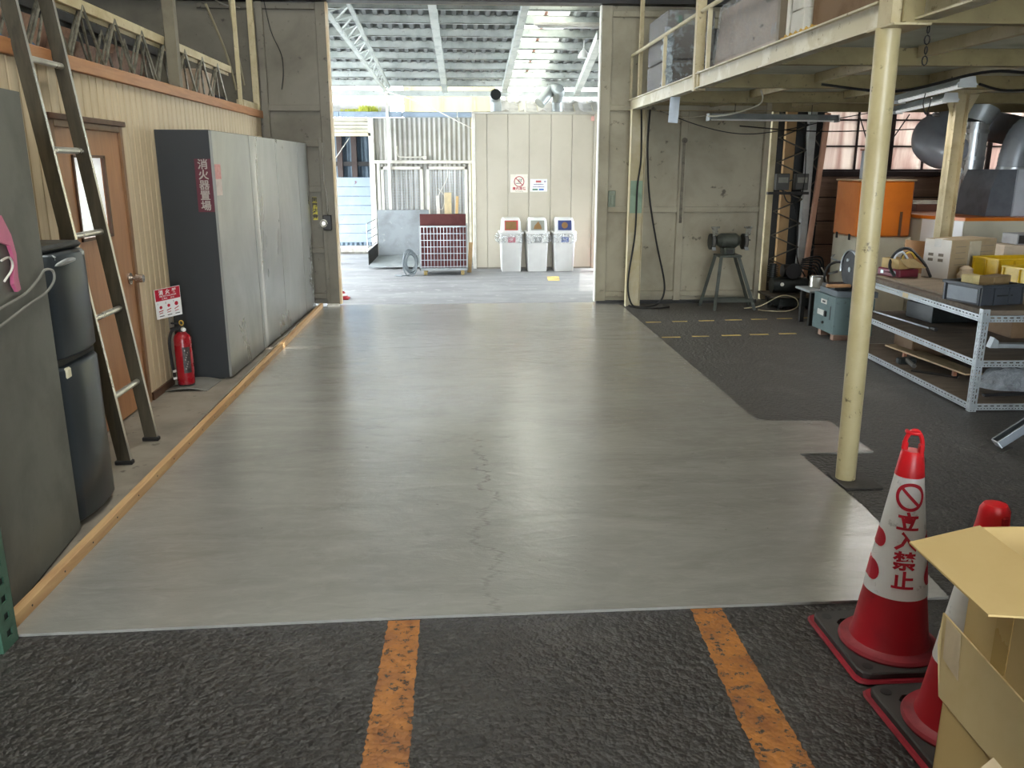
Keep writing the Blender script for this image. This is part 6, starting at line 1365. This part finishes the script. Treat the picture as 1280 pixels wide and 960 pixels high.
def weight_plate(cx, cy, label, rot=0):
    t = thing('cone_weight', label, 'weight', (cx, cy, 0), 'cone weights'); Tp = Rz(rot, (cx, cy, 0)); s_ = .185
    def octo(h, z, r=.03): return [(x, y, z) for x, y, _ in rr(-h, h, -h, h, 0, r, 2)]
    loft(MB(Tp), [octo(s_ + .006, 0), octo(s_ + .013, .007), octo(s_ + .009, .014)]).build('red_base', M('red_rubber', (150, 30, 44), .55, 0, (116, 26, 36), 6), t)
    mb = MB(Tp); n = 40; outer = octo(s_ - .004, .034, .03); m_ = len(outer)
    loft(mb, [octo(s_ - .002, .013), octo(s_ - .002, .030), octo(s_ - .006, .034)], False, False)
    ring = []
    for x, y, z in outer: a_ = math.atan2(y, x); ring.append((.166 * math.cos(a_), .166 * math.sin(a_), .034))
    ring2 = [(x * .98, y * .98, .018) for x, y, z in ring]
    o6 = octo(s_ - .006, .034)
    mb.add(o6 + ring, [(i, (i + 1) % m_, m_ + (i + 1) % m_, m_ + i) for i in range(m_)]); mb.add(ring + ring2, [(i, (i + 1) % m_, m_ + (i + 1) % m_, m_ + i) for i in range(m_)]); mb.add(ring2, [list(range(m_))])
    mb.build('black_slab', M('black_slab_rubber', (50, 48, 46), .6, 0, (66, 62, 58), 5), t)
    for k in (0, 1, 2, 3): a_ = PI / 4 + PI / 2 * k; MB(Tp).cyl((.205 * math.cos(a_), .205 * math.sin(a_), .0335), (.205 * math.cos(a_), .205 * math.sin(a_), .0352), .016, None, 16).build('corner_dimple', BLACK, t)
    return t
fa = math.atan2(-2.28, -1.34)
weight_plate(1.365, 2.30, 'black rubber weight with red rim under the front no entry cone')
weight_plate(1.36, 1.885, 'black rubber weight with red rim nearest the stacked cardboard boxes', .02)
make_cone(1.352, 2.285, .0345, 'red and white no entry cone with loop top beside the screed', fa + .22, 'loop', '')
make_cone(1.345, 1.875, .0345, 'red and white cone with plain rounded top behind the cardboard boxes', math.atan2(-1.875, -1.345) + 1.7, 'plain', '')

CT = .004
# outer kraft carton standing on the floor, flap upright
A = thing('kraft_carton', 'large kraft carton with raised torn flap at the bottom right corner', 'carton', (1.35, 1.3, 0))
u = Vector((-.045, -1, 0)).normalized(); r_ = Vector((1, -.045, 0)).normalized(); A0 = Vector((1.074, 1.57, 0)); LA, WA, HA = .60, .54, .335
AP = lambda t, s_, z: A0 + u * t + r_ * s_ + Vector((0, 0, z))
for nm_, P, v_ in (('left_wall', [AP(0, 0, 0), AP(LA, 0, 0), AP(LA, 0, HA), AP(0, 0, HA)], r_ * CT), ('back_wall', [AP(0, 0, 0), AP(0, WA, 0), AP(0, WA, HA), AP(0, 0, HA)], u * CT),
                   ('right_wall', [AP(0, WA, 0), AP(LA, WA, 0), AP(LA, WA, HA), AP(0, WA, HA)], -r_ * CT), ('front_wall', [AP(LA, 0, 0), AP(LA, WA, 0), AP(LA, WA, HA), AP(LA, 0, HA)], -u * CT)):
    MB().prism(P, v_).build(nm_, KRAFT, A)
MB().prism([AP(0, 0, 0), AP(LA, 0, 0), AP(LA, WA, 0), AP(0, WA, 0)], (0, 0, CT)).build('floor_panel', KRAFTIN, A)
MB().prism([AP(-.012, -.004, HA + .004), AP(.02, -.002, HA), AP(LA, -.002, HA), AP(LA + .01, .0, HA + .155), AP(-.05, .002, HA + .193), AP(-.045, -.004, HA + .12)], r_ * CT).build('raised_flap', M('raised_flap_kraft', (212, 188, 138), .75, 0, (202, 176, 124), 4), A)
MB().prism([AP(.015, .03, HA), AP(.015, WA - .02, HA), AP(-.02, WA - .03, HA + .13), AP(-.02, .04, HA + .14)], u * CT).build('back_flap', KRAFTIN, A)
MB().prism([AP(-.015, -.0045, HA + .10), AP(.05, -.004, HA + .085), AP(.03, .0, HA + .186), AP(-.03, .0, HA + .192)], -r_ * .0006).build('pale_tape', PALETAPE, A)
MB().prism([AP(.20, -.001, HA - .035), AP(.255, -.001, HA - .035), AP(.255, -.001, HA + .012), AP(.20, -.001, HA + .012)], -r_ * .0008).prism([AP(.20, -.002, HA + .012), AP(.255, -.002, HA + .012), AP(.25, -.03, HA - .01), AP(.205, -.03, HA - .01)], (0, 0, .0008)).build('loose_tape', PALETAPE, A)
# inner taller carton with its left flap folded out
Bx = thing('open_kraft_carton', 'tall open kraft carton with a wide flap folded out toward the cone', 'carton', (1.35, 1.4, .006))
uB = Vector((-.055, -1, 0)).normalized(); rB = Vector((1, -.03, 0)).normalized(); B0 = Vector((1.083, 1.548, 0)); LB, WB, ZB0, ZB1 = .38, .42, .006, .769
BP = lambda t, s_, z: B0 + uB * t + rB * s_ + Vector((0, 0, z))
for nm_, P, v_ in (('left_wall', [BP(0, 0, ZB0), BP(LB, 0, ZB0), BP(LB, 0, ZB1), BP(0, 0, ZB1)], rB * CT), ('back_wall', [BP(0, 0, ZB0), BP(0, WB, ZB0), BP(0, WB, ZB1), BP(0, 0, ZB1)], uB * CT),
                   ('right_wall', [BP(0, WB, ZB0), BP(LB, WB, ZB0), BP(LB, WB, ZB1), BP(0, WB, ZB1)], -rB * CT), ('front_wall', [BP(LB, 0, ZB0), BP(LB, WB, ZB0), BP(LB, WB, ZB1), BP(LB, 0, ZB1)], -uB * CT)):
    MB().prism(P, v_).build(nm_, KRAFT, Bx)
MB().prism([BP(0, 0, ZB0), BP(LB, 0, ZB0), BP(LB, WB, ZB0), BP(0, WB, ZB0)], (0, 0, CT)).build('floor_panel', KRAFTIN, Bx)
MB().prism([BP(0, 0, ZB1), BP(LB, 0, ZB1), BP(.296, -.147, ZB1 - .034), BP(.002, -.147, ZB1 - .034)], (0, 0, CT)).build('folded_flap', KRAFT, Bx)
MB().prism([BP(.105, -.0012, .25), BP(.155, -.0012, .25), BP(.155, -.0012, .715), BP(.105, -.0012, .715)], rB * .0008).build('brown_tape', TAPE, Bx)
